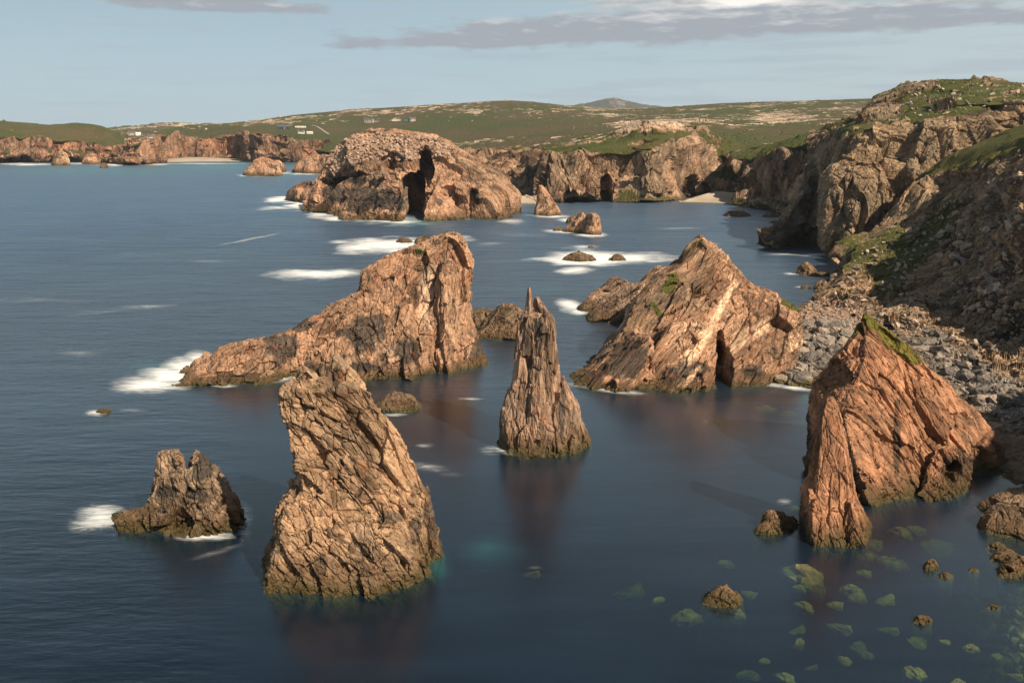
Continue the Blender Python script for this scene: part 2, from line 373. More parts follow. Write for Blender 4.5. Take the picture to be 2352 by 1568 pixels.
# ------------------------------------------------------------------ materials
def rock_mat(name, a, b, dark, pale, rot=(0, 0, 0), stretch=(1, 1, 3.0), darkamt=.5, veins=.5, scale=1.0, gcol=((.062, .085, .018), (.12, .105, .035)),
             weed=1.3, lichen=0.0, bump=.75, fine=1.0, patchy=(.46, .60), tonevar=.55, gain=1.0):
    m = bpy.data.materials.new(name); m.use_nodes = True; t = NT(m.node_tree); t.n.clear()
    out = t.node('ShaderNodeOutputMaterial')
    pos = t.node('ShaderNodeNewGeometry').outputs['Position']
    vr = t.node('ShaderNodeVectorRotate', rotation_type='EULER_XYZ', ins={'Vector': pos, 'Rotation': tuple(math.radians(-k) for k in rot)}).outputs[0]
    vs = t.vmath('MULTIPLY', vr, tuple(1/s for s in stretch)).outputs[0]
    tone = t.attr('tone'); gr = t.attr('grass')
    n_big = t.noise(pos, .045*scale, 4, .6)
    c = t.mix(t.smooth(n_big, .36, .64), a, b)
    # foliation bands: dark gneiss and pale pegmatite
    n_b = t.noise(vs, .22*scale, 5, .62, .8)
    n_v = t.noise(vs, .34*scale, 4, .55, 1.2)
    msk = t.smooth(t.noise(pos, .07*scale, 3, .5), .40, .62)
    dk = t.math('MULTIPLY', t.smooth(n_b, patchy[0]+.06, patchy[1]+.04), t.math('MULTIPLY', msk, darkamt))
    c = t.mix(dk, c, dark)
    vein = t.math('SUBTRACT', 1.0, t.smooth(t.math('ABSOLUTE', t.math('SUBTRACT', n_v, .5)), 0.0, .035))
    vein = t.math('MULTIPLY', vein, t.smooth(t.noise(pos, .09*scale, 2), .48, .66))
    c = t.mix(t.math('MULTIPLY', vein, veins), c, pale)
    c = t.mix(t.smooth(t.math('ADD', t.attr('darkrock_shade'), t.math('MULTIPLY', t.math('SUBTRACT', n_b, .5), .9)), .35, .62, 0, .88), c, dark)  # zoned dark rock and painted-in shade
    c = t.mix(t.math('MULTIPLY', t.attr('dike'), .85), c, pale)
    # block-to-block tone, mottling, grain
    tv = t.smooth(tone, .15, .85, 1-tonevar, 1+tonevar*.75)
    c = t.mix(1.0, c, t.node('ShaderNodeCombineXYZ', ins={0: tv, 1: tv, 2: tv}).outputs[0], 'MULTIPLY')
    n_m = t.noise(vs, 1.1*fine, 6, .7)
    mv = t.smooth(n_m, .25, .75, .68, 1.32)
    c = t.mix(1.0, c, t.node('ShaderNodeCombineXYZ', ins={0: mv, 1: mv, 2: mv}).outputs[0], 'MULTIPLY')
    n_r = t.noise(pos, .35*fine, 5, .65)
    c = t.mix(t.smooth(n_r, .56, .74, 0, .55), c, (a[0]*1.0, a[1]*.62, a[2]*.45))       # iron staining
    c = t.mix(t.smooth(t.noise(pos, .6*fine, 5, .7), .6, .75, 0, .5), c, (.17, .165, .14))   # grey lichen
    if lichen:
        c = t.mix(t.math('MULTIPLY', t.smooth(t.noise(pos, .8, 3), .68, .74), lichen), c, (.42, .25, .04))
    # joints
    vo = t.node('ShaderNodeTexVoronoi', feature='DISTANCE_TO_EDGE', ins={'Vector': t.vmath('ADD', vs, t.vmath('MULTIPLY', t.node('ShaderNodeTexNoise', ins={'Vector': vs, 'Scale': 1.1, 'Detail': 3.0}).outputs[1], (.3, .3, .3)).outputs[0]).outputs[0], 'Scale': .62*fine}).outputs[0]
    crack = t.smooth(vo, .0, .045, 1, 0)
    c = t.mix(t.math('MULTIPLY', crack, .35), c, (.05, .04, .032))
    # turf
    n_g = t.noise(pos, .5*fine, 5, .7)
    gm = t.smooth(t.math('ADD', gr, t.math('MULTIPLY', t.math('SUBTRACT', n_g, .5), 1.1)), .38, .56)
    n_g2 = t.noise(pos, .03*scale, 5, .65)
    gc = t.mix(t.smooth(n_g2, .38, .62), gcol[0], gcol[1])
    gc = t.mix(t.smooth(t.noise(pos, 1.3*fine, 4, .7), .3, .75), t.mix(.5, gc, (.03, .035, .012)), gc)
    c = t.mix(gm, c, gc)
    # tidal zone: bare wet rock, brown wrack, green weed right at the water
    if weed:
        z = t.node('ShaderNodeSeparateXYZ', ins={0: pos}).outputs[2]
        zz = t.math('ADD', z, t.math('MULTIPLY', t.math('SUBTRACT', t.noise(pos, .5, 4, .6), .5), -1.5*weed))
        c = t.mix(t.smooth(zz, weed*.9, weed*2.3, .75, 0), c, (.115, .072, .038))
        c = t.mix(t.smooth(zz, weed*.2, weed*.95, .85, 0), c, (.062, .050, .018))
        c = t.mix(t.smooth(z, -.25, .2, .9, 0), c, (.075, .085, .03))
        rough = t.smooth(zz, weed*.3, weed*1.5, .45, .88)
    else: rough = .88
    c = t.mix(1.0, c, (gain*.98, gain*.91, gain*.79), 'MULTIPLY')
    bh = t.math('ADD', t.math('MULTIPLY', n_m, 1.0), t.math('MULTIPLY', t.smooth(vo, 0, .12), .5))
    bh = t.math('ADD', bh, t.math('MULTIPLY', t.noise(vs, 4.0*fine, 4, .65), .35))
    bp = t.node('ShaderNodeBump', ins={'Strength': bump, 'Distance': .5/fine, 'Height': bh})
    bs = t.node('ShaderNodeBsdfPrincipled', ins={'Base Color': c, 'Roughness': rough, 'Normal': bp.outputs[0], 'Specular IOR Level': .25})
    t.l.new(bs.outputs[0], out.inputs[0]); return m

PINK = (.37, .235, .165); TAN = (.33, .245, .175); DARK = (.058, .053, .05); PALE = (.55, .42, .33); ORANGE = (.40, .20, .115); GREY = (.24, .20, .165)
M_BIG = rock_mat('gneiss_tan', (.37, .245, .165), (.31, .23, .165), (.10, .075, .06), PALE, rot=(0, -35, 10), darkamt=.55, veins=.3, lichen=.8, weed=2.3)
M_SMALL = rock_mat('gneiss_small_stack', (.34, .22, .15), (.27, .20, .15), DARK, PALE, rot=(10, -20, 0), darkamt=.8, veins=.4, weed=2.3)
M_PIN = rock_mat('gneiss_pinnacle', (.36, .24, .18), (.28, .21, .17), (.10, .08, .07), PALE, rot=(0, 4, 0), stretch=(1, 1, 6), darkamt=.55, veins=.4, weed=2.3)
M_FIN = rock_mat('gneiss_fin', (.40, .24, .165), (.34, .22, .155), (.07, .06, .055), (.62, .46, .36), rot=(0, 12, 0), stretch=(1, 1, 3), darkamt=.75, veins=.5)
M_PYR = rock_mat('gneiss_banded', (.38, .22, .15), (.29, .20, .14), (.075, .062, .055), (.85, .60, .44), rot=(0, 42, 10), stretch=(1, 1, 7), darkamt=.85, veins=.9, gcol=((.09, .12, .02), (.16, .13, .04)))
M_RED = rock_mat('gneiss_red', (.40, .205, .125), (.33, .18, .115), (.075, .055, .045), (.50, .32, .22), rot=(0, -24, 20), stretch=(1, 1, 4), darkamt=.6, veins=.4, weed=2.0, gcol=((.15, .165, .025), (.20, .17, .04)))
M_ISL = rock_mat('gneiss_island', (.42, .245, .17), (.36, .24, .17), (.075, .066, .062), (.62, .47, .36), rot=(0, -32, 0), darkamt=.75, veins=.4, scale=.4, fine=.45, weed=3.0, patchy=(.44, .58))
M_REEF = rock_mat('reef_rock', (.25, .165, .115), (.19, .14, .10), DARK, PALE, darkamt=.6, veins=.2, weed=1.3)
M_BAY = rock_mat('cliff_bay', (.36, .235, .165), (.29, .215, .155), (.085, .072, .06), (.60, .46, .36), rot=(0, 15, 0), darkamt=.85, veins=.5, scale=.35, fine=.4, weed=2.0, patchy=(.42, .58), gcol=((.070, .090, .020), (.115, .10, .035)))
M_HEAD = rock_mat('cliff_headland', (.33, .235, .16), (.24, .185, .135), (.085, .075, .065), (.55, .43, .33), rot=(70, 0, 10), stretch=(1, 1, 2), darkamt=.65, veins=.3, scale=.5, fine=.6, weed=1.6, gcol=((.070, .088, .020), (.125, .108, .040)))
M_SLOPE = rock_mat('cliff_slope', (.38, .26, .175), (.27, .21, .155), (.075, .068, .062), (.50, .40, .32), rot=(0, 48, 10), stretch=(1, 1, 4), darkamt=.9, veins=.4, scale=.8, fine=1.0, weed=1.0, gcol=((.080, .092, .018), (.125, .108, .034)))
M_FAR = rock_mat('cliff_far', (.37, .20, .13), (.25, .16, .115), (.07, .062, .055), (.58, .42, .32), rot=(0, 5, 0), stretch=(1, 1, 3), darkamt=.85, veins=.5, scale=.25, fine=.2, weed=3.0, patchy=(.40, .56), gcol=((.080, .108, .026), (.150, .115, .055)), bump=.8)
M_DIST = rock_mat('distant_heath_haze', (.17, .17, .17), (.15, .15, .155), (.10, .10, .11), (.24, .23, .22), scale=.03, fine=.03, weed=0, gcol=((.085, .10, .085), (.10, .10, .10)), veins=0, bump=.3, gain=1.0)  # greyed palette: distance haze painted into the hill's base colour
M_MOOR = rock_mat('moorland', (.44, .35, .28), (.36, .29, .23), (.12, .10, .085), (.45, .36, .30), darkamt=.3, veins=.2, scale=.12, fine=.12, weed=0, gcol=((.080, .100, .028), (.135, .100, .052)), bump=.8)

def simple_mat(name, col, rough=.8, noise=.15, sc=2.0):
    m = bpy.data.materials.new(name); m.use_nodes = True; t = NT(m.node_tree); t.n.clear()
    out = t.node('ShaderNodeOutputMaterial'); pos = t.node('ShaderNodeTexCoord').outputs['Object']
    n = t.noise(pos, sc, 5, .6)
    c = t.mix(t.smooth(n, .25, .75), tuple(k*(1-noise) for k in col), tuple(min(k*(1+noise), 1) for k in col))
    bs = t.node('ShaderNodeBsdfPrincipled', ins={'Base Color': c, 'Roughness': rough})
    t.l.new(bs.outputs[0], out.inputs[0]); return m

# ------------------------------------------------------------------ sea stacks
def finish(rk, name, mat, label, cat='sea stack', group=None):
    V = np.concatenate(rk.v); m = V[:, 2] > -1
    org = (float(V[m, 0].mean()), float(V[m, 1].mean()), 0.0)
    o = rk.build(name, mat, org); tag(o, label, cat, group); return o

def stacks():
    # big leaning stack with the two horns
    r = Rock(); kw = dict(rot=(0, -35, 10), amp=.20, stretch=(1, .8, 2.4))
    loft(r, (612, 1312, 1018, 1285, 800, 1352), [(1290, 618, 1015), (1230, 632, 1008), (1180, 636, 996), (1140, 655, 985), (1105, 684, 966), (1090, 688, 958), (1040, 676, 935), (1000, 664, 912), (950, 652, 870), (925, 648, 862), (903, 648, 852), (893, 655, 842)],
         seed=3, big=5.5, lean=2.0, n=2.6, prof=[(0, 1), (.35, .85), (.6, .55), (.9, .38), (1, .25)], **kw)
    loft(r, (730, 1250, 800, 1255, 760, 1262), [(1110, 720, 790), (1050, 700, 780), (985, 672, 760), (940, 652, 748), (890, 652, 742), (868, 675, 735), (852, 686, 715), (843, 688, 700)], seed=5, big=3, shift=1.2, tb=2.4, n=3, prof=[(0, 1), (1, .7)], rot=(0, 35, 10), lean=2)
    loft(r, (770, 1255, 880, 1255, 820, 1262), [(960, 790, 866), (940, 782, 862), (900, 772, 846), (880, 766, 838), (860, 764, 822), (835, 761, 796), (819, 765, 776)], seed=6, big=3.2, amp=.12, shift=2.0, tb=3.0, n=1.5, ridge=-.3, prof=[(0, 1), (.8, .9), (1, .5)], rot=(0, 35, 10), lean=2)
    loft(r, (606, 1318, 955, 1325, 790, 1372), [(1280, 618, 955), (1230, 628, 945), (1190, 640, 925), (1150, 650, 900), (1115, 700, 880), (1080, 735, 865), (1050, 765, 835), (1038, 775, 808)], seed=8, big=4.2, lean=3.0, n=2.0, prof=[(0, 1), (.5, .8), (1, .45)], **kw)
    loft(r, (600, 1316, 700, 1330, 650, 1340), [(1290, 606, 690), (1265, 618, 670), (1240, 635, 660)], seed=9, big=2.5, n=2.2, tb=4.5, **kw)
    loft(r, (925, 1290, 1020, 1282, 985, 1300), [(1262, 932, 1014), (1220, 945, 1002), (1170, 955, 994), (1135, 965, 990), (1118, 972, 984)], seed=10, big=3, n=2.2, tb=4.0, shift=-1.5, rot=(0, 5, 10), amp=.2)
    loft(r, (900, 1330, 975, 1325, 940, 1345), [(1300, 905, 968), (1270, 915, 955), (1245, 925, 945)], seed=12, big=2.5, n=2.2, tb=3.0, **kw)
    r.stains = [(985, 1180, 26, 70), (955, 1210, 24, 50), (900, 1190, 30, 18), (735, 1310, 24, 40), (772, 865, 12, 40)]
    finish(r, 'sea_stack', M_BIG, 'big leaning tan sea stack with two horned tips, in the foreground')
    # small twin-topped stack at the left
    r = Rock()
    loft(r, (262, 1197, 560, 1200, 430, 1234), [(1180, 270, 558), (1168, 305, 552), (1140, 335, 538), (1118, 342, 515), (1100, 350, 502), (1084, 360, 488)], seed=21, big=4.5, amp=.26, rot=(12, -18, 5), n=2.6, lean=1.5, prof=[(0, 1), (.5, .75), (1, .5)])
    loft(r, (350, 1190, 432, 1192, 392, 1200), [(1130, 346, 430), (1090, 358, 428), (1060, 362, 426), (1045, 368, 424), (1036, 386, 412)], seed=22, big=3.2, amp=.2, tb=2.6, n=3.2, prof=[(0, 1), (1, .8)], rot=(0, 5, 0))
    loft(r, (425, 1190, 515, 1192, 465, 1200), [(1130, 425, 512), (1090, 430, 494), (1065, 432, 484), (1050, 438, 474), (1042, 446, 460)], seed=23, big=3.2, amp=.2, tb=3.2, n=2.4, prof=[(0, 1), (1, .7)], rot=(0, -25, 0))
    loft(r, (256, 1196, 350, 1205, 300, 1214), [(1184, 262, 340), (1174, 285, 325)], seed=24, big=2, amp=.2, tb=3)
    loft(r, (345, 1215, 545, 1215, 440, 1234), [(1205, 355, 538), (1190, 370, 520)], seed=25, big=2.6, amp=.22, tb=5)
    r.stains = [(465, 1075, 30, 35), (455, 1135, 35, 22), (380, 1130, 25, 20), (330, 1165, 30, 25), (520, 1190, 30, 25)]
    finish(r, 'sea_stack', M_SMALL, 'small squat sea stack with a split twin top, left of the big leaning stack')
    # pinnacle
    r = Rock(); kw = dict(rot=(0, 4, 0), stretch=(.8, .8, 3.6))
    loft(r, (1146, 1020, 1340, 1020, 1245, 1046), [(1005, 1150, 1338), (975, 1152, 1322), (935, 1160, 1310), (905, 1166, 1298), (870, 1178, 1288), (830, 1183, 1284), (790, 1186, 1279), (755, 1190, 1274), (735, 1192, 1270), (722, 1198, 1264)], seed=31, big=3.6, amp=.17, n=2.6, prof=[(0, 1), (.3, .8), (1, .55)], **kw)
    loft(r, (1190, 1000, 1226, 1000, 1208, 1008), [(760, 1193, 1226), (735, 1202, 1225), (715, 1206, 1224), (690, 1209, 1223), (668, 1211, 1220), (658, 1213, 1217)], seed=32, big=1.8, amp=.14, tb=1.5, n=2.4, prof=[(0, 1), (1, .8)], **kw)
    loft(r, (1205, 1000, 1272, 1000, 1240, 1008), [(780, 1212, 1272), (745, 1218, 1268), (730, 1221, 1262), (712, 1222, 1257), (695, 1225, 1247), (681, 1229, 1238)], seed=33, big=2.4, amp=.16, tb=2.6, n=2.3, prof=[(0, 1), (1, .6)], **kw)
    loft(r, (1186, 1000, 1215, 1000, 1200, 1008), [(760, 1188, 1212), (735, 1189, 1208), (724, 1191, 1205)], seed=34, big=1.8, amp=.14, tb=2, n=3, prof=[(0, 1), (1, .9)], **kw)
    loft(r, (1285, 1014, 1357, 1012, 1325, 1030), [(985, 1290, 1348), (960, 1292, 1334), (930, 1293, 1328), (905, 1292, 1312), (870, 1287, 1296)], seed=35, big=2.6, amp=.18, tb=4, n=2.3, shift=-1.0, prof=[(0, 1), (1, .6)], **kw)
    loft(r, (1143, 1018, 1215, 1030, 1180, 1040), [(990, 1148, 1210), (960, 1150, 1205), (935, 1156, 1200), (912, 1162, 1185)], seed=36, big=2.4, amp=.18, tb=4, n=2.5, shift=-.5, prof=[(0, 1), (1, .6)], **kw)
    loft(r, (1160, 1034, 1345, 1026, 1250, 1050), [(1018, 1175, 1335), (1000, 1190, 1320)], seed=37, big=2.4, amp=.2, tb=5, n=2.4, **kw)
    r.stains = [(1245, 745, 14, 40), (1290, 930, 8, 80), (1215, 800, 8, 60)]
    finish(r, 'sea_stack', M_PIN, 'slender needle-topped sea stack standing alone in the middle of the water')
    # tall fin with the long low tongue
    r = Rock(); kw = dict(rot=(0, 12, 0), stretch=(.9, .9, 2.4))
    loft(r, (640, 868, 1108, 822, 880, 868), [(835, 655, 1106), (800, 660, 1102), (775, 668, 1093), (755, 680, 1086), (735, 705, 1082), (712, 740, 1080), (690, 780, 1079), (672, 815, 1079), (655, 830, 1079), (620, 834, 1080), (602, 868, 1079), (585, 900, 1076), (568, 945, 1070), (555, 975, 1066), (543, 1000, 1058), (537, 1020, 1048)],
         seed=41, big=8, amp=.17, n=3.0, lean=3, tb=17, prof=[(0, 1), (.3, .8), (.7, .55), (1, .4)], grass=-1.6, **kw)
    loft(r, (398, 882, 665, 872, 545, 884), [(868, 408, 668), (845, 440, 665), (820, 475, 650), (800, 500, 635), (788, 545, 620), (782, 580, 612)], seed=42, big=5.5, amp=.2, n=2.4, tb=9, rot=(0, 50, 10), prof=[(0, 1), (.6, .75), (1, .5)])
    loft(r, (585, 855, 800, 855, 700, 868), [(830, 600, 800), (800, 610, 800), (778, 618, 790), (765, 650, 780), (740, 690, 790), (722, 720, 800), (705, 752, 800), (690, 780, 810)], seed=43, big=6, amp=.2, n=2.2, tb=9, shift=6, rot=(0, 45, 10), prof=[(0, 1), (.6, .75), (1, .5)])
    loft(r, (1030, 842, 1112, 820, 1085, 842), [(800, 1040, 1104), (775, 1050, 1096), (755, 1062, 1088)], seed=44, big=4, amp=.2, n=2.2, tb=8)
    loft(r, (820, 862, 1010, 850, 910, 872), [(820, 840, 1000), (780, 860, 980), (740, 880, 965), (700, 900, 950)], seed=45, big=5, amp=.2, n=1.8, tb=14, shift=1, **kw)
    loft(r, (985, 846, 1060, 838, 1020, 862), [(780, 990, 1056), (700, 995, 1052), (640, 1002, 1050), (600, 1010, 1045)], seed=46, big=4, amp=.16, n=1.9, tb=12, shift=-1, **kw)
    r.turf = [(955, 578, 975, 582, 7)]; r.dikes = [(985, 610, 975, 760, 13), (890, 800, 900, 830, 7)]; r.stains = [(700, 745, 80, 18), (650, 800, 45, 40), (930, 810, 60, 45), (830, 780, 60, 60), (800, 845, 120, 22), (1095, 800, 20, 30), (560, 870, 120, 16)]
    finish(r, 'sea_stack', M_FIN, 'tall pink fin-shaped sea stack with a low tongue running out to the left')
    # banded pyramid
    r = Rock(); kw = dict(rot=(0, 44, 10), stretch=(.8, 1.2, 5.0))
    loft(r, (1312, 866, 1800, 872, 1560, 900), [(850, 1345, 1812), (825, 1368, 1825), (800, 1386, 1834), (780, 1410, 1840), (745, 1432, 1845), (718, 1440, 1842), (700, 1449, 1822), (675, 1466, 1765), (655, 1485, 1728), (640, 1505, 1708), (620, 1538, 1690), (605, 1560, 1676), (585, 1572, 1662), (568, 1582, 1645), (556, 1594, 1625), (550, 1602, 1616)],
         seed=51, big=8, amp=.16, n=1.9, lean=22, tb=15, ridge=.0, back=1.6, prof=[(0, 1), (.4, .8), (1, .25)], grass=-1.35, dents=[(1662, 850, 20, 60, 9), (1655, 800, 12, 40, 5)], **kw)
    loft(r, (1306, 868, 1480, 890, 1420, 902), [(852, 1345, 1490), (830, 1372, 1500), (805, 1400, 1510), (785, 1430, 1500), (770, 1450, 1490)], seed=52, big=4.5, amp=.22, n=2.0, tb=8, shift=1, lean=3, **kw)
    loft(r, (1480, 892, 1640, 890, 1560, 902), [(860, 1490, 1640), (820, 1500, 1635), (780, 1515, 1620), (740, 1540, 1610)], seed=53, big=4.5, amp=.2, n=1.9, tb=8, lean=6, shift=0, **kw)
    loft(r, (1672, 880, 1785, 868, 1720, 888), [(850, 1676, 1788), (810, 1680, 1795), (770, 1690, 1790), (740, 1705, 1780), (720, 1720, 1765)], seed=54, big=4.5, amp=.17, n=1.9, tb=8, lean=7, shift=-1, **kw)
    loft(r, (1540, 800, 1700, 800, 1620, 812), [(700, 1550, 1700), (640, 1556, 1702), (610, 1562, 1682), (590, 1572, 1665), (568, 1582, 1645), (553, 1598, 1620)], seed=55, big=5, amp=.26, n=2.0, tb=14, shift=-2, lean=6, rot=(0, -20, 0), grass=-1.5)
    r.turf = [(1548, 640, 1535, 665, 13), (1800, 692, 1845, 716, 8), (1500, 700, 1512, 720, 8), (1600, 560, 1612, 556, 5)]; r.dikes = [(1692, 648, 1640, 735, 8), (1640, 735, 1580, 830, 10), (1765, 742, 1690, 790, 12), (1690, 790, 1655, 850, 9), (1655, 850, 1690, 880, 7), (1545, 905, 1610, 845, 6), (1480, 640, 1420, 760, 5)]; r.stains = [(1425, 830, 60, 50), (1590, 850, 60, 30), (1560, 880, 60, 20), (1680, 850, 15, 50), (1725, 850, 40, 25), (1355, 870, 40, 25)]
    finish(r, 'sea_stack', M_PYR, 'broad pyramid-shaped stack with diagonal pale bands, joined to the boulder shore')
    # dark slabs behind it
    r = Rock(); kw = dict(rot=(0, 55, 0), stretch=(.8, .8, 3))
    loft(r, (1330, 706, 1470, 712, 1400, 718), [(690, 1345, 1465), (670, 1362, 1458), (655, 1382, 1448), (643, 1398, 1436), (637, 1408, 1424)], seed=61, big=4.5, amp=.2, tb=7, **kw)
    loft(r, (1345, 730, 1520, 742, 1440, 745), [(712, 1362, 1525), (690, 1392, 1520), (672, 1420, 1500), (658, 1440, 1480)], seed=62, big=4.5, amp=.2, tb=7, **kw)
    loft(r, (1430, 722, 1580, 722, 1500, 735), [(690, 1450, 1580), (655, 1465, 1570), (635, 1482, 1560), (622, 1498, 1545), (613, 1508, 1530)], seed=63, big=4.5, amp=.2, tb=8, **kw)
    finish(r, 'sea_stack', M_PIN, 'low dark slabby rocks rising behind the left shoulder of the banded pyramid stack')
    # red pyramid on the right, and the fin leaning against it
    r = Rock(); kw = dict(rot=(0, -24, 20), stretch=(.9, 1, 4))
    loft(r, (1836, 1150, 2322, 1128, 2060, 1170), [(1080, 1834, 2318), (1040, 1834, 2306), (1000, 1836, 2284), (960, 1838, 2250), (925, 1842, 2212), (895, 1858, 2182), (865, 1886, 2150), (835, 1912, 2118), (805, 1940, 2085), (780, 1956, 2056), (760, 1965, 2034), (742, 1974, 2010), (730, 1980, 1994), (724, 1983, 1988)],
         seed=71, big=6.5, amp=.13, poly=[(-1, .5), (-.27, -1), (1, .15), (.6, 1), (-.7, 1)], lean=10, tb=15, prof=[(0, 1), (.4, .8), (1, .15)], grass=-1.0, dents=[(2192, 1082, 17, 28, 5)], **kw)
    if 0: loft(r, (1955, 1168, 2130, 1148, 2020, 1176), [(1120, 1960, 2110), (1060, 1965, 2080), (1000, 1975, 2050), (950, 1985, 2030), (900, 1995, 2015)], seed=72, big=4, amp=.2, n=1.7, tb=7, shift=.5, lean=5, **kw)
    loft(r, (2110, 1146, 2235, 1140, 2180, 1152), [(1100, 2120, 2235), (1060, 2135, 2230), (1030, 2150, 2215)], seed=73, big=4, amp=.2, n=2.0, tb=6, shift=0, lean=3, dents=[(2192, 1082, 16, 26, 3.5)], **kw)
    r.turf = [(1988, 732, 2030, 765, 13), (2030, 768, 2100, 822, 17), (1960, 770, 1975, 745, 6)]; r.stains = [(2205, 1080, 60, 60), (2290, 1080, 40, 60), (2060, 1020, 10, 90), (1850, 1000, 16, 90)]  # darker rock, with shade of the flanks painted in too
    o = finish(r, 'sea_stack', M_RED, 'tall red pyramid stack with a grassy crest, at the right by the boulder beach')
    r = Rock(); kw = dict(rot=(0, 6, 0), stretch=(.8, .8, 3.4))
    loft(r, (1830, 1228, 2000, 1243, 1930, 1264), [(1205, 1833, 1992), (1170, 1836, 1975), (1130, 1838, 1960), (1100, 1850, 1956), (1060, 1858, 1950), (1020, 1867, 1944), (990, 1875, 1938), (960, 1882, 1930), (935, 1890, 1922), (915, 1899, 1911)], seed=75, big=3.4, amp=.13, poly=[(-1, .5), (-.55, -1), (.85, -.55), (1, .4), (0, 1)], tb=6.5, lean=1.5, prof=[(0, 1), (.4, .6), (1, .3)], grass=-2.2, **kw)
    loft(r, (1925, 1245, 2000, 1240, 1965, 1262), [(1215, 1930, 1990), (1180, 1938, 1974), (1150, 1945, 1962)], seed=76, big=2.4, amp=.2, n=2.2, tb=4, shift=-.6, **kw)
    if 0: loft(r, (1832, 1120, 1900, 1130, 1866, 1140), [(1060, 1834, 1900), (1010, 1836, 1895), (970, 1846, 1885)], seed=77, big=3, amp=.2, n=2.2, tb=5, **kw)
    finish(r, 'sea_stack', M_RED, 'narrow orange fin of rock standing close in front of the red pyramid stack')
    # big arched island
    r = Rock(); kw = dict(rot=(0, -32, 0), fine=1.6, stretch=(1, 1, 3))
    loft(r, (690, 466, 1194, 470, 980, 503), [(450, 700, 1188), (435, 712, 1178), (420, 722, 1166), (400, 736, 1146), (382, 742, 1122), (365, 748, 1098), (350, 762, 1074), (338, 776, 1056), (328, 790, 1036), (319, 808, 1010), (312, 824, 975), (306, 845, 935)],
         seed=81, big=24, amp=.15, n=2.2, tb=55, lean=25, ridge=.1, prof=[(0, 1), (.3, .93), (.6, .75), (.85, .5), (1, .3)], back=.9, grass=-2.3,
         dents=[(944, 448, 33, 66, 60), (975, 385, 24, 46, 34), (905, 372, 30, 14, 8), (800, 420, 60, 16, 16), (1085, 462, 10, 22, 9)], **kw)
    loft(r, (652, 458, 760, 466, 700, 468), [(448, 655, 765), (436, 662, 770), (424, 682, 775), (418, 700, 775)], seed=82, big=12, amp=.14, tb=22, rot=(0, 60, 0), n=2.3, fine=1.6)
    loft(r, (712, 478, 930, 498, 830, 503), [(470, 730, 930), (450, 745, 925), (430, 775, 920), (415, 800, 905), (403, 830, 890)], seed=83, big=16, amp=.2, tb=22, lean=12, n=2.1, fine=1.6, rot=(0, 55, 0))
    loft(r, (970, 500, 1195, 472, 1080, 501), [(480, 975, 1192), (455, 985, 1178), (430, 1000, 1150), (405, 1010, 1115), (390, 1020, 1080)], seed=84, big=16, amp=.15, tb=30, lean=25, shift=-4, n=2.0, fine=1.6, rot=(0, 38, 0))
    loft(r, (776, 502, 822, 502, 800, 506), [(494, 780, 820), (484, 788, 812)], seed=85, big=5, amp=.2, tb=6)
    r.stains = [(870, 460, 95, 36, 22.0), (770, 445, 60, 30), (1010, 470, 20, 26), (1095, 450, 20, 30), (800, 410, 50, 20)]  # darker rock, and shade under the left overhang painted into the colour
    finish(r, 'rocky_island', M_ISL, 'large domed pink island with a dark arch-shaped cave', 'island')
    # small cone left of the bay cliffs
    r = Rock()
    loft(r, (1226, 490, 1290, 490, 1256, 496), [(478, 1230, 1284), (462, 1233, 1274), (448, 1234, 1264), (435, 1236, 1254), (426, 1238, 1246)], seed=91, big=7, amp=.15, tb=9, rot=(0, 30, 0), fine=1.2)
    finish(r, 'sea_stack', M_PYR, 'small pointed brown stack between the domed island and the bay cave')
    r = Rock()
    loft(r, (1290, 528, 1350, 532, 1320, 535), [(518, 1300, 1350), (505, 1312, 1350), (495, 1322, 1345), (488, 1332, 1340)], seed=92, big=6, amp=.16, tb=7, rot=(0, 30, 0), fine=1.0)
    loft(r, (1335, 534, 1381, 536, 1360, 540), [(520, 1338, 1380), (506, 1342, 1379), (496, 1346, 1376), (490, 1352, 1368)], seed=93, big=6, amp=.14, tb=6, n=2.8, fine=1.0, prof=[(0, 1), (1, .7)])
    finish(r, 'sea_stack', M_FIN, 'two-lobed pink rock islet in foam, in front of the bay cave')
    # two islets near the far shore
    r = Rock()
    loft(r, (556, 400, 648, 401, 600, 405), [(392, 562, 646), (380, 574, 636), (370, 584, 624), (363, 594, 614)], seed=96, big=16, amp=.14, tb=26, fine=2.5)
    loft(r, (612, 393, 658, 393, 636, 397), [(384, 614, 656), (375, 616, 650), (368, 620, 642)], seed=97, big=12, amp=.14, tb=20, fine=2.5)
    finish(r, 'rocky_islet', M_ISL, 'rounded pink islet in open water before the far sandy cove', 'islet')
    r = Rock()
    loft(r, (671, 395, 760, 397, 710, 399), [(388, 673, 770), (376, 680, 775), (366, 690, 770), (358, 706, 760)], seed=98, big=16, amp=.14, tb=26, fine=2.5)
    finish(r, 'rocky_islet', M_ISL, 'rounded islet partly hidden behind the left end of the domed island', 'islet')
stacks()

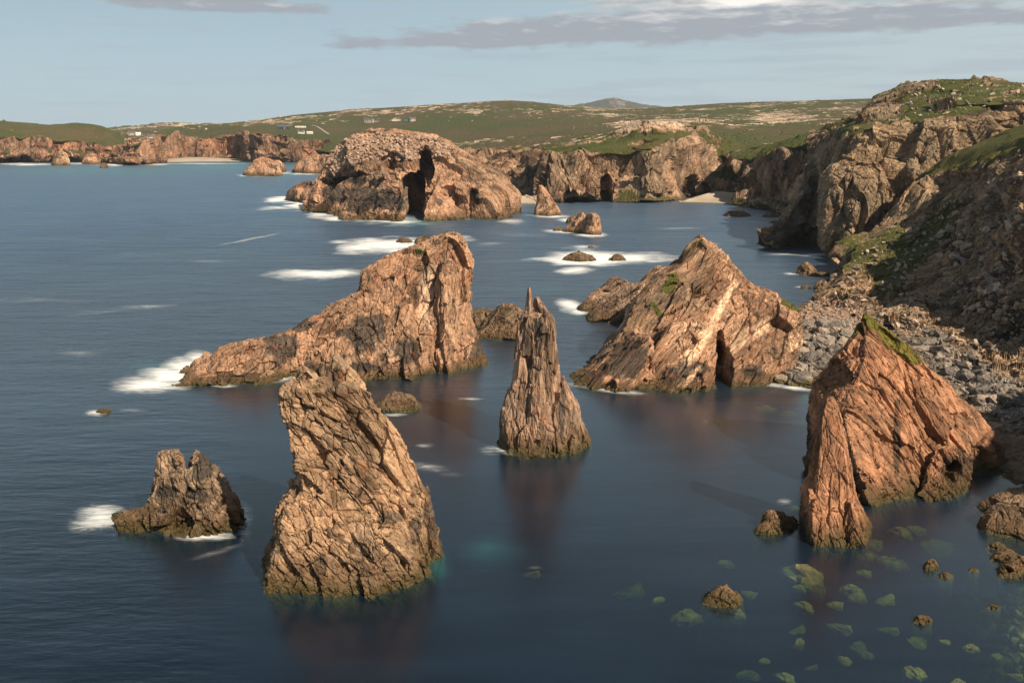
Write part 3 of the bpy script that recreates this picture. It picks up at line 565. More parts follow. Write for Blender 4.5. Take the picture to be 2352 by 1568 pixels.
def small(xl, xr, yb, yt, label, seed, name='sea_rock', cat='rock', mat=None, peak=.5, yn=None, n=2.2, amp=.2, group=None, tbf=.4):
    r = Rock(); w = xr-xl; h = yb-yt; c = xl+w*peak; yn = yn if yn is not None else yb+h*.12+1
    wm = w*gY(c, yb)/F
    loft(r, (xl, yb-1, xr, yb-1, (xl+xr)/2, yn), [(yb-h*.35, xl+w*.06, xr-w*.05), (yb-h*.7, c-(c-xl)*.62, c+(xr-c)*.66), (yb-h*.92, c-(c-xl)*.3, c+(xr-c)*.36), (yt, c-(c-xl)*.1, c+(xr-c)*.12)],
         seed=seed, big=max(wm*.28, .5), amp=amp, n=n, tb=wm*tbf, rot=(seed*13 % 40, seed*29 % 50, 0))
    return finish(r, name, mat or M_REEF, label, cat, group)
small(218, 258, 948, 937, 'tiny brown rock awash in foam at the left edge of the sea', 101)
small(856, 972, 940, 904, 'flat brown rock just behind the big leaning stack', 102, peak=.6)
small(1730, 1785, 1224, 1200, 'pale low rock at the left foot of the orange fin', 103)
small(1738, 1835, 1218, 1173, 'jagged black rock at the left foot of the orange fin', 104, peak=.25, mat=M_PIN)
small(1610, 1708, 1392, 1350, 'wedge-shaped tan rock rising from the foreground water', 105, mat=M_BIG, peak=.45)
small(1290, 1372, 598, 580, 'low reef of dark ribs in white surf in the middle of the bay', 106, name='reef', cat='reef')
small(1398, 1438, 597, 583, 'small dark reef rock beside the ribbed reef in white surf', 107, name='reef', cat='reef')
small(1348, 1366, 568, 564, 'tiny reef rock in a streak of foam above the ribbed reef', 108, name='reef', cat='reef')
small(908, 948, 556, 546, 'low reef rock in the foam behind the tall fin stack', 109, name='reef', cat='reef')
small(950, 1000, 558, 541, 'rounded brown reef rock touching the skyline of the tall fin stack', 110, name='reef', cat='reef')
small(1268, 1300, 529, 521, 'tiny reef rock at the left foot of the two-lobed pink islet', 127, name='reef', cat='reef')
small(1300, 1345, 511, 493, 'brown jagged rock right behind the two-lobed pink islet', 128)
small(1660, 1725, 496, 484, 'low brown skerry off the pebble beach of the bay', 111, name='reef', cat='reef')
small(1750, 1790, 497, 488, 'low skerry close to the boulder shore of the bay', 112, name='reef', cat='reef')
small(1765, 1800, 512, 507, 'thin reef at the left foot of the dark headland', 113, name='reef', cat='reef')
small(1828, 1878, 628, 602, 'brown blocky rock in the inlet below the dark headland', 114)
small(1850, 1915, 634, 625, 'flat reef ledge beside the blocky rock in the inlet', 115, name='reef', cat='reef')
small(1836, 1862, 662, 654, 'small rock at the mouth of the inlet above the pyramid shoulder', 116)
small(1868, 1908, 664, 642, 'rounded boulder at the foot of the inlet slope', 117)
small(228, 250, 384, 374, 'tiny dark rock off the far cliffs on the left', 118)
small(2118, 2158, 1306, 1284, 'small round weedy rock in the shallows below the red pyramid', 119)
small(2150, 2190, 1327, 1314, 'flat dark weedy rock in the shallows', 120)
small(2096, 2142, 1432, 1412, 'small pointed tan rock in the near shallows', 121, peak=.35)
small(2222, 2250, 1312, 1304, 'very small dark rock right of the weedy rocks', 122)
small(2262, 2300, 1398, 1388, 'small dark rock almost awash near the right edge', 123)
small(2262, 2315, 1262, 1244, 'thin flat rock in front of the large grey slab boulder', 124)
small(2268, 2345, 1290, 1266, 'low yellow-brown weedy rock near the right edge', 125)
small(2290, 2400, 1322, 1282, 'large clump of yellow-green weedy rock at the right edge', 126)
def low_reef():
    r = Rock()
    loft(r, (1083, 748, 1140, 748, 1110, 752), [(722, 1088, 1150), (714, 1100, 1140)], seed=131, big=3.5, amp=.2, tb=5)
    loft(r, (1096, 764, 1215, 775, 1160, 782), [(752, 1100, 1212), (735, 1112, 1212), (718, 1130, 1205), (706, 1150, 1196)], seed=132, big=4.5, amp=.22, tb=8, rot=(0, 40, 0))
    loft(r, (1078, 722, 1160, 722, 1120, 726), [(715, 1082, 1156), (710, 1100, 1150)], seed=133, big=3, amp=.2, tb=4)
    finish(r, 'reef', M_REEF, 'low brown rocky reef between the tall fin stack and the needle stack', 'reef')
    r = Rock(); kw = dict(rot=(0, 12, 0), stretch=(1.8, 1.5, .9), amp=.10, n=2.8)
    loft(r, (2240, 1222, 2480, 1236, 2340, 1246), [(1205, 2243, 2470), (1185, 2252, 2465), (1168, 2268, 2460), (1155, 2290, 2455)], seed=134, big=3.2, tb=5, lean=1, prof=[(0, 1), (1, .8)], **kw)
    loft(r, (2232, 1190, 2480, 1190, 2340, 1200), [(1172, 2238, 2470), (1156, 2250, 2465), (1142, 2278, 2460), (1130, 2312, 2450)], seed=135, big=3.2, tb=5, lean=1, shift=1, prof=[(0, 1), (1, .8)], **kw)
    finish(r, 'slab_boulder', M_REEF, 'large flat-topped grey slab boulder lying in the shallows at the right edge', 'boulder')
low_reef()

# ------------------------------------------------------------------ land
def land():
    S = {}
    # far left headland
    r = Rock(); X = [-330, -200, -60, 20, 70, 120, 170, 215, 250, 285]
    w = [378, 378, 377, 376, 374, 374, 373, 374, 376, 374]; top = [325, 318, 312, 310, 312, 316, 318, 328, 335, 345]; sky = [290, 284, 278, 280, 284, 287, 283, 286, 296, 318]
    rows = [[(x, y, None, -3) for x, y in zip(X, w)],
            [(x, y-14, gY(x, y)+5) for x, y in zip(X, w)],
            [(x, (y+t)/2-4, gY(x, y)+13) for x, y, t in zip(X, w, top)],
            [(x, t+4, gY(x, y)+20) for x, y, t in zip(X, w, top)],
            [(x, t, gY(x, y)+45) for x, y, t in zip(X, w, top)],
            [(x, t*.62+s*.38-1, gY(x, y)+150) for x, y, t, s in zip(X, w, top, sky)],
            [(x, s, gY(x, y)+330) for x, y, s in zip(X, w, sky)],
            [(x, 345, gY(x, y)+520) for x, y in zip(X, w)]]
    patch(r, rows, big=28, amp=.14, seed=201, undul=.4, grass=.0, topf=lambda q: np.interp(q, X, top), gul=(70, 16), rot=(0, 5, 0), fine=2.2, sp=2.0, slope_hi=.60, gfun=lambda f, N, g: g+np.clip((np.interp(proj(f)[0], X, top)+2-proj(f)[1])/7, 0, 1.2)-np.clip(fbm(f/32, 71, 4, .6)-.16, 0, 1)*4.0)
    tag(r.build('headland', M_FAR), 'far left green headland ending in brown cliffs', 'headland', kind='structure')
    # far second cliff with the sandy cove
    r = Rock(); X = [250, 272, 300, 340, 372, 400, 440, 480, 520, 550, 580, 620, 660, 700, 760, 850]
    w = [374, 378, 380, 378, 374, 371, 370, 370, 370, 371, 374, 374, 374, 373, 372, 368]
    top = [350, 338, 333, 321, 311, 309, 318, 317, 309, 306, 308, 317, 322, 326, 332, 340]
    yy = [gY(x, y) for x, y in zip(X, w)]; back = [0, -10, -20, 5, 40, 70, 90, 95, 90, 60, 10, 0, 0, 0, 0, 0]
    rows = [[(x, y, None, -3) for x, y in zip(X, w)],
            [(x, y-9*max(0, 1-b/60), Y+5+b*.9) for x, y, Y, b in zip(X, w, yy, back)],
            [(x, (y+t)/2-3, Y+13+b) for x, y, t, Y, b in zip(X, w, top, yy, back)],
            [(x, t+5, Y+22+b) for x, y, t, Y, b in zip(X, w, top, yy, back)],
            [(x, t, Y+50+b) for x, y, t, Y, b in zip(X, w, top, yy, back)],
            [(x, t+2, Y+420) for x, y, t, Y in zip(X, w, top, yy)]]
    patch(r, rows, big=26, amp=.15, seed=205, grass=-.45, gul=(55, 17), rot=(0, 5, 0), fine=2.2, sp=1.9, slope_hi=.65)
    tag(r.build('cliff', M_FAR), 'far brown cliffs above the sandy cove', 'cliff', kind='structure')
    # little stacks against it
    for k, (a, b, yb, yt, lb) in enumerate([(118, 162, 376, 346, 'small brown stack close under the far left cliffs'), (186, 232, 374, 351, 'second small brown stack under the far left cliffs, nearer the cove')]):
        small(a, b, yb, yt, lb, 140+k, name='sea_stack', cat='sea stack', mat=M_ISL, n=2.2)
    # beaches
    def beach(name, pts, seed, mat, label, sp=None):
        r = Rock(); patch(r, pts, big=2.0, amp=.05, seed=seed, sp=sp, undul=.5); tag(r.build(name, mat), label, 'beach', kind='structure')
    beach('beach', [[(375, 376, None, -1), (450, 374, None, -1), (560, 373, None, -1)], [(375, 370.5, None, 1.6), (450, 369.5, None, 1.6), (560, 369, None, 1.6)], [(370, 368, None, 2.5), (450, 366, None, 4), (560, 367.5, None, 2.5)], [(370, 366, None, 3), (450, 361, None, 6), (560, 366, None, 3)]], 211, M_PEBBLE, 'pale sand and pebble cove under the far cliffs', 3.0)
    beach('beach', [[(1560, 470, None, -.8), (1630, 471, None, -.8), (1720, 476, None, -.8)], [(1560, 462, None, .8), (1630, 463, None, 1), (1720, 466, None, 1)], [(1572, 459, None, 2), (1640, 451, None, 4), (1720, 455, None, 3)], [(1580, 457, None, 2), (1645, 440, None, 7.5), (1720, 446, None, 6)]], 212, M_PEBBLE, 'white pebble beach at the back of the bay', 1.4)
    beach('beach', [[(1170, 474, None, -.8), (1200, 474, None, -.8), (1245, 474, None, -.8)], [(1170, 466, None, .8), (1200, 465, None, 1), (1245, 466, None, 1)], [(1170, 452, None, 5), (1200, 450, None, 6), (1245, 452, None, 5)]], 213, M_PEBBLE, 'small white pebble beach behind the domed island', 1.4)
    # moorland hills behind
    X = [200, 330, 440, 560, 680, 800, 920, 1050, 1180, 1300, 1420, 1540, 1660, 1780, 1900, 2050, 2300]
    R = [([352, 342, 330, 326, 338, 356, 360, 360, 358, 352, 345, 335, 345, 350, 350, 340, 340], [2050, 2050, 2050, 2010, 1880, 1700, 1500, 1300, 1180, 1060, 1060, 1080, 1040, 1000, 960, 940, 900]),
         ([330, 318, 314, 303, 314, 332, 338, 334, 326, 318, 302, 288, 294, 300, 296, 285, 278], [2120, 2120, 2100, 2060, 1950, 1820, 1680, 1520, 1400, 1300, 1250, 1230, 1200, 1180, 1180, 1180, 1180]),
         ([316, 309, 308, 294, 301, 313, 316, 312, 305, 298, 290, 277, 276, 274, 268, 262, 255], [2250, 2250, 2250, 2220, 2120, 2020, 1900, 1800, 1700, 1650, 1600, 1550, 1550, 1550, 1550, 1550, 1550]),
         ([306, 304, 297, 289, 287, 292, 288, 279, 270, 266, 268, 263, 258, 256, 250, 246, 240], [2450, 2450, 2450, 2400, 2350, 2350, 2300, 2250, 2200, 2150, 2150, 2100, 2100, 2100, 2100, 2100, 2100]),
         ([306, 303, 288, 282, 265, 253, 246, 238, 232, 244, 252, 248, 240, 236, 233, 228, 225], [2900]*17),
         ([330]*17, [3400]*17)]
    rows = [[(x, y, Y) for x, y, Y in zip(X, ys, Ys)] for ys, Ys in R]
    def moor_g(fl, N, g):
        px, py = proj(fl)
        rocky = fbm(fl/120, 301, 5, .6)*1.3 + fbm(fl/22, 302, 4, .6)*1.5
        field = np.exp(-((px-880)/330)**2-((py-304)/17)**2)+np.exp(-((px-1100)/260)**2-((py-292)/13)**2)+np.exp(-((px-520)/90)**2-((py-306)/8)**2)
        b = np.exp(-((px-1500)/95)**2-((py-284)/11)**4)*1.2+np.exp(-((px-1790)/60)**2-((py-272)/13)**4)*1.15+np.exp(-((px-1330)/160)**2-((py-300)/16)**2)*.4+np.exp(-((px-620)/230)**2-((py-277)/12)**2)*.35
        return .95-np.clip(rocky-.05+b*1.0-field*1.3, -.05, 2)*1.05
    r = Rock(); P = patch(r, rows, big=26, amp=.06, crack=.1, seed=221, gfun=moor_g, rot=(0, 0, 0), stretch=(1.6, 1.6, .7), fine=3.5, sp=3.0, undul=.9, nmax=1100, slope_hi=.3)
    tag(r.build('moorland', M_MOOR), 'green and brown moorland hills dotted with pale outcrops', 'hills', kind='structure')
    # distant land
    r = Rock(); X = [240, 290, 340, 400, 440, 500]
    patch(r, [[(x, 330, 4300) for x in X], [(x, 305, 4500) for x in X], [(x, y, 5200) for x, y in zip(X, [299, 293, 287, 284, 284, 288])], [(x, 320, 5900) for x in X]], big=80, amp=.14, seed=231, gfun=lambda f, N, g: .55-fbm(f/150, 5, 5, .6)*1.5, sp=8, fine=14)
    tag(r.build('distant_hill', M_MOOR), 'low purplish hills in the gap between headland and moor', 'hill', kind='structure')
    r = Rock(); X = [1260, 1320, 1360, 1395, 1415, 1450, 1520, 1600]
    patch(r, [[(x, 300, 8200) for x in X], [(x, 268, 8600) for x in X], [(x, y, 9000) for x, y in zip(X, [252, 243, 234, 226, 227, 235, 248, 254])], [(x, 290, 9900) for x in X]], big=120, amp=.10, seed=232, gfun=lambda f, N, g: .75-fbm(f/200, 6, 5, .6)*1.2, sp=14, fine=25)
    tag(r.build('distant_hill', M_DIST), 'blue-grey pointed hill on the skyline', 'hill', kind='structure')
    # bay cliffs
    r = Rock(); X = [960, 1060, 1130, 1185, 1225, 1262, 1300, 1340, 1395, 1440, 1500, 1560, 1610, 1660, 1710, 1760]
    w = [448, 452, 455, 458, 462, 466, 468, 468, 467, 468, 469, 463, 455, 452, 455, 462]
    top = [352, 350, 350, 352, 350, 350, 347, 341, 336, 336, 322, 312, 320, 338, 350, 352]
    grs = [346, 344, 344, 342, 342, 340, 334, 326, 318, 306, 290, 284, 294, 314, 326, 330]
    bk = [120, 90, 80, 70, 40, 0, 0, 0, 0, 0, 0, 10, 20, 30, 20, 0]
    Y0 = [gY(x, y) for x, y in zip(X, w)]
    rows = [[(x, y, None, -3) for x, y in zip(X, w)],
            [(x, y-22, Y+b*.35+4) for x, y, Y, b in zip(X, w, Y0, bk)],
            [(x, y*.5+t*.5, Y+b*.7+12) for x, y, t, Y, b in zip(X, w, top, Y0, bk)],
            [(x, t+12, Y+b+22) for x, t, Y, b in zip(X, top, Y0, bk)],
            [(x, t, Y+b+45) for x, t, Y, b in zip(X, top, Y0, bk)],
            [(x, g_, Y+b+150) for x, g_, Y, b in zip(X, grs, Y0, bk)],
            [(x, g_+12, Y+b+300) for x, g_, Y, b in zip(X, grs, Y0, bk)]]
    def bay_g(fl, N, g):
        px, py = proj(fl)
        scree = np.exp(-((px-1130)/85)**4)*(py > 346)*.9
        crest = np.exp(-((px-1490)/110)**2-((py-292)/14)**4)*1.0
        return g-scree-crest+np.exp(-((px-1560)/60)**2-((py-410)/60)**2)*.15
    patch(r, rows, big=22, amp=.15, seed=241, grass=-.15, gul=(42, 13), rot=(0, 15, 0), fine=1.5, sp=.85, nmax=1000, slope_hi=.6, gfun=bay_g, undul=1.3,
          dents=[(1393, 438, 16, 38, 30), (1310, 450, 16, 14, 8), (1608, 436, 22, 22, 12), (1585, 440, 12, 34, 10), (1240, 400, 9, 50, 8)])
    r.dikes = [(1395, 304, 1480, 283, 8), (1470, 283, 1600, 290, 9)]
    tag(r.build('cliff', M_BAY), 'pink bay cliffs with a sea cave, green turf on top', 'cliff', kind='structure')
    # cliffs between the bay beach and the dark headland
    r = Rock(); X = [1680, 1720, 1760, 1800, 1850, 1900, 1960, 2040]
    w = [470, 474, 480, 486, 492, 500, 505, 505]; t1 = [350, 344, 334, 322, 308, 298, 288, 280]
    Y0 = [740, 725, 700, 680, 665, 640, 620, 610]
    rows = [[(x, y+3, None, -2) for x, y in zip(X, w)], [(x, y-6, None, 3.0) for x, y in zip(X, w)], [(x, y-22, None, 6.5) for x, y in zip(X, w)],
            [(x, 405, Y+50) for x, Y in zip(X, Y0)], [(x, t+14, Y+62) for x, t, Y in zip(X, t1, Y0)], [(x, t, Y+110) for x, t, Y in zip(X, t1, Y0)], [(x, t+6, Y+230) for x, t, Y in zip(X, t1, Y0)]]
    patch(r, rows, big=20, amp=.17, seed=251, grass=.1, gul=(36, 14), fine=1.3, sp=.85, slope_hi=.58, dents=[(1715, 440, 20, 30, 14), (1660, 400, 10, 30, 8)])
    tag(r.build('cliff', M_BAY), 'shadowed cliffs above the boulder shore of the bay', 'cliff', kind='structure')
    # headland with the great dark face
    r = Rock()
    rows = [[(1790, 545, None, -2), (1735, 579, None, -2), (1795, 578, None, -2), (1862, 574, None, -2), (1898, 592, None, -2), (1955, 600, None, -2), (2040, 610, None, -2), (2120, 640, None, -2), (2400, 660, None, -2)],
            [(1800, 515, 530), (1757, 550, 466), (1815, 520, 474), (1885, 520, 484), (1903, 540, 438), (1960, 520, 428), (2040, 520, 435), (2120, 520, 420), (2400, 520, 420)],
            [(1830, 470, 540), (1790, 508, 482), (1840, 450, 490), (1888, 450, 498), (1908, 450, 444), (1975, 450, 436), (2050, 430, 442), (2130, 430, 430), (2400, 430, 430)],
            [(1855, 410, 560), (1828, 450, 512), (1870, 385, 512), (1900, 378, 508), (1918, 372, 458), (1990, 360, 450), (2060, 360, 450), (2150, 350, 445), (2420, 330, 440)],
            [(1880, 360, 600), (1862, 375, 550), (1890, 335, 530), (1915, 318, 505), (1960, 312, 472), (2010, 308, 462), (2080, 305, 457), (2170, 290, 450), (2420, 245, 455)],
            [(1890, 325, 640), (1872, 335, 600), (1900, 303, 560), (1940, 290, 505), (1985, 286, 485), (2040, 286, 478), (2110, 276, 470), (2200, 258, 465), (2420, 222, 470)],
            [(1895, 310, 690), (1880, 315, 660), (1915, 292, 600), (1965, 275, 560), (1998, 252, 540), (2050, 238, 535), (2120, 230, 525), (2220, 222, 510), (2420, 208, 505)],
            [(1898, 305, 730), (1890, 305, 700), (1930, 285, 650), (1985, 260, 610), (2012, 222, 575), (2070, 198, 575), (2150, 182, 570), (2240, 184, 560), (2420, 193, 560)],
            [(1903, 335, 830), (1900, 330, 800), (1950, 320, 760), (2000, 300, 720), (2050, 260, 700), (2100, 240, 700), (2200, 230, 700), (2260, 230, 700), (2420, 230, 700)]]
    def head_g(fl, N, g):
        px, py = proj(fl)
        crag = np.exp(-((px-2030)/45)**2-((py-245)/28)**4)*.9+np.exp(-((px-2110)/60)**2-((py-198)/14)**2)*.9
        line = np.interp(px, [1850, 1950, 2000, 2100, 2200, 2352], [326, 300, 294, 282, 262, 232])
        return g-crag-np.clip(fbm(fl/9, 66, 3)-.12, 0, 1)*4-np.clip((py-line+fbm(fl/12, 67, 3)*16)/10, 0, 1)*1.6
    patch(r, rows, big=17, amp=.15, seed=261, undul=.5, grass=.25, gul=(26, 6), rot=(0, 14, 0), stretch=(1.3, 1.0, 2.6), fine=.9, sp=.52, nmax=1100, slope_hi=.60, gfun=head_g,
          dents=[(2270, 250, 90, 12, 9)])
    r.stains = [(1815, 520, 60, 60, 14.0), (1855, 440, 32, 80), (2255, 250, 60, 14)]  # shade of the recessed face put into the rock colour
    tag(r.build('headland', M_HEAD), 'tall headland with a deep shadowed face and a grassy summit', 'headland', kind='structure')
    # orange slabs between headland and slope
    r = Rock()
    loft(r, (1895, 590, 1990, 590, 1940, 600), [(540, 1930, 2000), (500, 1938, 2030), (460, 1950, 2060), (435, 1975, 2068), (420, 1995, 2070), (412, 2010, 2060)], seed=271, big=9, amp=.2, tb=14, n=2.4, lean=12, shift=4, rot=(0, 40, 0), fine=.9, stretch=(1, 1, 3), back=2.2, grass=-1.2)
    loft(r, (1900, 582, 1950, 582, 1925, 590), [(570, 1905, 1950), (555, 1915, 1948)], seed=272, big=5, amp=.2, tb=8, fine=.9)
    tag(r.build('cliff', M_FIN), 'sunlit orange slabs at the foot of the headland', 'cliff', kind='structure')
    # near slope
    rows = [[(1840, 705, None, -1.5), (1895, 715, None, 0), (1960, 735, None, 3.5), (2040, 755, None, 4), (2130, 785, None, 4), (2220, 830, None, 4.5), (2300, 870, None, 5), (2400, 905, None, 6), (2560, 960, None, 8)],
            [(1868, 664, None, -1.5), (1912, 650, 340), (1960, 660, 318), (2030, 685, 295), (2110, 705, 272), (2200, 745, 245), (2280, 790, 218), (2370, 820, 196), (2520, 850, 176)],
            [(1900, 640, None, -1.5), (1935, 615, 350), (1982, 620, 330), (2050, 630, 308), (2125, 640, 284), (2210, 650, 258), (2290, 680, 228), (2360, 690, 205), (2500, 690, 180)],
            [(1925, 615, 372), (1958, 580, 362), (2010, 575, 342), (2075, 565, 322), (2145, 560, 300), (2225, 560, 272), (2290, 570, 246), (2350, 580, 224), (2500, 560, 190)],
            [(1945, 590, 385), (1985, 545, 376), (2040, 525, 356), (2100, 500, 338), (2165, 480, 315), (2235, 470, 290), (2290, 460, 268), (2352, 450, 245), (2520, 420, 205)],
            [(1965, 570, 400), (2015, 515, 392), (2065, 470, 376), (2118, 425, 360), (2180, 395, 340), (2240, 385, 318), (2300, 385, 295), (2365, 375, 268), (2540, 330, 225)],
            [(1985, 560, 425), (2045, 490, 420), (2095, 435, 412), (2150, 385, 402), (2205, 350, 385), (2270, 335, 365), (2330, 320, 345), (2400, 300, 320), (2580, 260, 280)],
            [(2000, 560, 470), (2070, 470, 460), (2120, 415, 455), (2180, 360, 455), (2240, 330, 450), (2300, 300, 445), (2360, 278, 440), (2430, 262, 430), (2620, 240, 400)]]
    for i_, f_ in enumerate((0, .12, .20, .24, .23, .17, .08, 0)):
        rows[i_] = [c if c[2] is None else (c[0], c[1], c[2]*(1+f_*min(max((c[0]-1930)/260, 0), 1))) for c in rows[i_]]
    def slope_g(fl, N, g):
        px, py = proj(fl)
        a = np.exp(-((py-(700-(px-1990)*1.05))/38)**2)*(px > 1970)*(px < 2200)*.55
        top = np.clip((430-(px-2100)*.35-py)/40, -.3, 1)*.9*(px > 2080)
        low = np.exp(-((px-1950)/90)**2-((py-700)/50)**2)*1.2 + np.clip((py-(690+(px-2040)*.35))/50, 0, 1)*.8
        slab = np.exp(-(((px-2090)*.6+(py-455)*.8)/16)**2*.5-(((px-2090)*.8-(py-455)*.6)/90)**2)*1.1
        return g*.9+a+top-low-slab-.32
    r = Rock()
    patch(r, rows, big=11, amp=.17, seed=281, grass=.62, gul=(28, 8.0), rot=(0, 48, 10), stretch=(.9, .9, 2.6), fine=.62, sp=.36, nmax=1250, slope_hi=.45, gfun=slope_g, undul=1.0)
    r.stains = [(2310, 720, 60, 120, 12.0), (2200, 600, 26, 50), (2130, 520, 20, 30), (1960, 590, 22, 40)]  # dark rock streaks; the cast shade at the right is painted in
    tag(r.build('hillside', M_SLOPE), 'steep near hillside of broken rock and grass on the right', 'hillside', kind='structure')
    # boulder shore joining the stacks to the slope
    rows = [[(1755, 905, None, -3.5), (1830, 915, None, -3), (1920, 950, None, -3), (2060, 1020, None, -3), (2200, 1090, None, -2.2), (2330, 1160, None, -1.5), (2480, 1240, None, -1.0), (2600, 1300, None, -.5)],
            [(1770, 870, None, .2), (1840, 885, None, .2), (1930, 905, None, .3), (2070, 960, None, .3), (2230, 1040, None, .3), (2330, 1090, None, .4), (2460, 1140, None, 1), (2600, 1200, None, 1.5)],
            [(1780, 815, None, 2.2), (1850, 825, None, 2.5), (1950, 840, None, 2.5), (2080, 870, None, 2.5), (2220, 930, None, 2.0), (2330, 980, None, 2), (2450, 1000, None, 3), (2600, 1040, None, 4)],
            [(1800, 765, None, 3.0), (1870, 770, None, 3.6), (1960, 785, None, 3.6), (2080, 810, None, 3.6), (2210, 860, None, 3.4), (2310, 900, None, 3.6), (2430, 920, None, 5), (2600, 950, None, 7)],
            [(1820, 725, None, 3.0), (1880, 725, None, 4), (1960, 732, None, 4.6), (2070, 765, None, 4.2), (2180, 812, None, 4.2), (2290, 862, None, 4.5), (2400, 880, None, 6), (2600, 910, None, 8)],
            [(1835, 700, None, .4), (1885, 690, None, .6), (1970, 705, None, 2), (2080, 735, None, 2), (2190, 780, None, 2), (2300, 820, None, 2), (2400, 830, None, 3), (2600, 850, None, 4)]]
    r = Rock(); patch(r, rows, big=2.6, amp=.09, seed=291, sp=.30, rot=(0, 20, 0), stretch=(1.3, 1.3, .9), fine=.5, undul=.6, nmax=1100, slope_hi=-1)
    tag(r.build('shore', M_SHORE), 'stony neck of shore between the stacks and the hillside', 'shore', kind='structure')
    # land that carries the viewpoint: cliff top under and to the right of the camera, out of the picture
    def wp(x, y, z): return (x, y, z)
    C = [[(-40, -60, 58), (-25, -12, 57.5), (0, 1.2, 58.2), (40, 4, 57), (78, 18, 54), (104, 45, 50), (126, 74, 58), (129, 104, 61), (136, 136, 54), (152, 165, 42), (165, 200, 40)],
         [(-44, -58, 30), (-30, -6, 28), (-2, 8, 25), (40, 12, 25), (75, 28, 24), (98, 55, 24), (115, 82, 20), (118, 112, 20), (122, 144, 20), (128, 174, 24), (148, 198, 26)],
         [(-48, -56, -4), (-34, 2, -4), (-4, 16, -4), (40, 22, -4), (72, 38, -4), (90, 62, -4), (104, 88, -3), (108, 116, 1), (112, 146, 4), (120, 172, 6), (140, 196, 9)]]
    B = [[(-40, -400, 62), (-25, -400, 62), (0, -400, 62), (100, -400, 62), (200, -350, 64), (300, -250, 66), (400, -100, 70), (420, 60, 72), (420, 150, 74), (420, 260, 76), (420, 380, 78)],
         [(-40, -120, 60), (-25, -90, 59), (0, -60, 59), (50, -50, 58), (110, -20, 57), (160, 20, 56), (190, 70, 56), (190, 120, 56), (190, 160, 56), (200, 210, 58), (215, 250, 60)]]
    Cw = np.array(C[::-1]+B[::-1], float)
    rk = Rock(); nv, nu = 260, 420
    P = np.einsum('ij,jkc->ikc', crm(nv, 5), Cw); P = np.einsum('ij,kjc->kic', crm(nu, Cw.shape[1]), P)
    N = gnormals(P).reshape(-1, 3); N *= np.sign((N*np.array([-.3, .3, 1])).sum(1))[:, None]; fl = P.reshape(-1, 3)
    g = np.clip((N[:, 2]-.6)*3+.3, 0, 1)
    d0 = np.linalg.norm(fl[:, :2], axis=1); keep = np.clip((d0-6)/20, 0, 1)
    fl, tone, _ = rockify(fl, N, (0, 30, 0), 10, 1.2, .2, 299, keep=(1-.85*g)*keep)
    rk.grid(fl.reshape(P.shape), tone.reshape(nv, nu), g.reshape(nv, nu))
    tag(rk.build('clifftop', M_SLOPE), 'grassy clifftop that the view is taken from', 'clifftop', kind='structure')
M_PEBBLE = rock_mat('pebble_beach', (.58, .52, .46), (.50, .44, .38), (.3, .26, .22), (.6, .55, .5), darkamt=.2, veins=0, weed=.3, scale=.5, fine=1.5, gain=1.15, tonevar=.25)
M_SHORE = rock_mat('stony_shore', (.30, .22, .17), (.22, .18, .15), (.09, .08, .07), (.42, .34, .28), darkamt=.5, veins=.1, weed=1.1, fine=1.6, tonevar=.8)
land()

# ------------------------------------------------------------------ boulders, scree, houses, fence
bpy.context.view_layer.update(); DG = bpy.context.evaluated_depsgraph_get()
def hit(px, py):
    d = Vector(ray(px, py)).normalized()
    ok, loc, nor, fi, ob, mt = SC.ray_cast(DG, Vector((0, 0, H0)), d)
    return (loc, nor, ob.name.split('.')[0]) if ok else (None, None, '')
def boulder_mat(name, a, b, c3, weed=0, fine=2.0):
    m = bpy.data.materials.new(name); m.use_nodes = True; t = NT(m.node_tree); t.n.clear()
    out = t.node('ShaderNodeOutputMaterial'); pos = t.node('ShaderNodeNewGeometry').outputs['Position']
    r_ = t.node('ShaderNodeObjectInfo').outputs['Random']; r2 = t.attr('tone'); rr = t.math('FRACT', t.math('ADD', r_, r2))
    c = t.mix(t.smooth(rr, .1, .6), a, b); c = t.mix(t.smooth(rr, .7, .95), c, c3)
    n = t.noise(pos, .9*fine, 6, .68); n2 = t.noise(pos, .25*fine, 4, .6)
    v = t.smooth(n, .25, .75, .6, 1.4); c = t.mix(1.0, c, t.node('ShaderNodeCombineXYZ', ins={0: v, 1: v, 2: v}).outputs[0], 'MULTIPLY')
    c = t.mix(t.smooth(n2, .5, .7, 0, .5), c, (a[0]*.55, a[1]*.5, a[2]*.45))
    rough = .88
    if weed:
        z = t.node('ShaderNodeSeparateXYZ', ins={0: pos}).outputs[2]; zz = t.math('ADD', z, t.math('MULTIPLY', n2, -weed))
        c = t.mix(t.smooth(zz, -.2*weed, .8*weed, .85, 0), c, (.095, .075, .02)); rough = t.smooth(zz, 0, weed, .5, .88)
    bp = t.node('ShaderNodeBump', ins={'Strength': .6, 'Distance': .3/fine, 'Height': n}).outputs[0]
    bs = t.node('ShaderNodeBsdfPrincipled', ins={'Base Color': c, 'Roughness': rough, 'Normal': bp, 'Specular IOR Level': .25})
    t.l.new(bs.outputs[0], out.inputs[0]); return m
M_BGREY = boulder_mat('boulder_grey', (.13, .115, .10), (.22, .185, .155), (.34, .26, .20), weed=1.6)
M_BPINK = boulder_mat('boulder_pink', (.36, .235, .165), (.42, .29, .21), (.27, .20, .155))
M_SUB = boulder_mat('boulder_submerged', (.28, .235, .12), (.36, .30, .16), (.19, .13, .07), fine=1.2)
HULLS = []
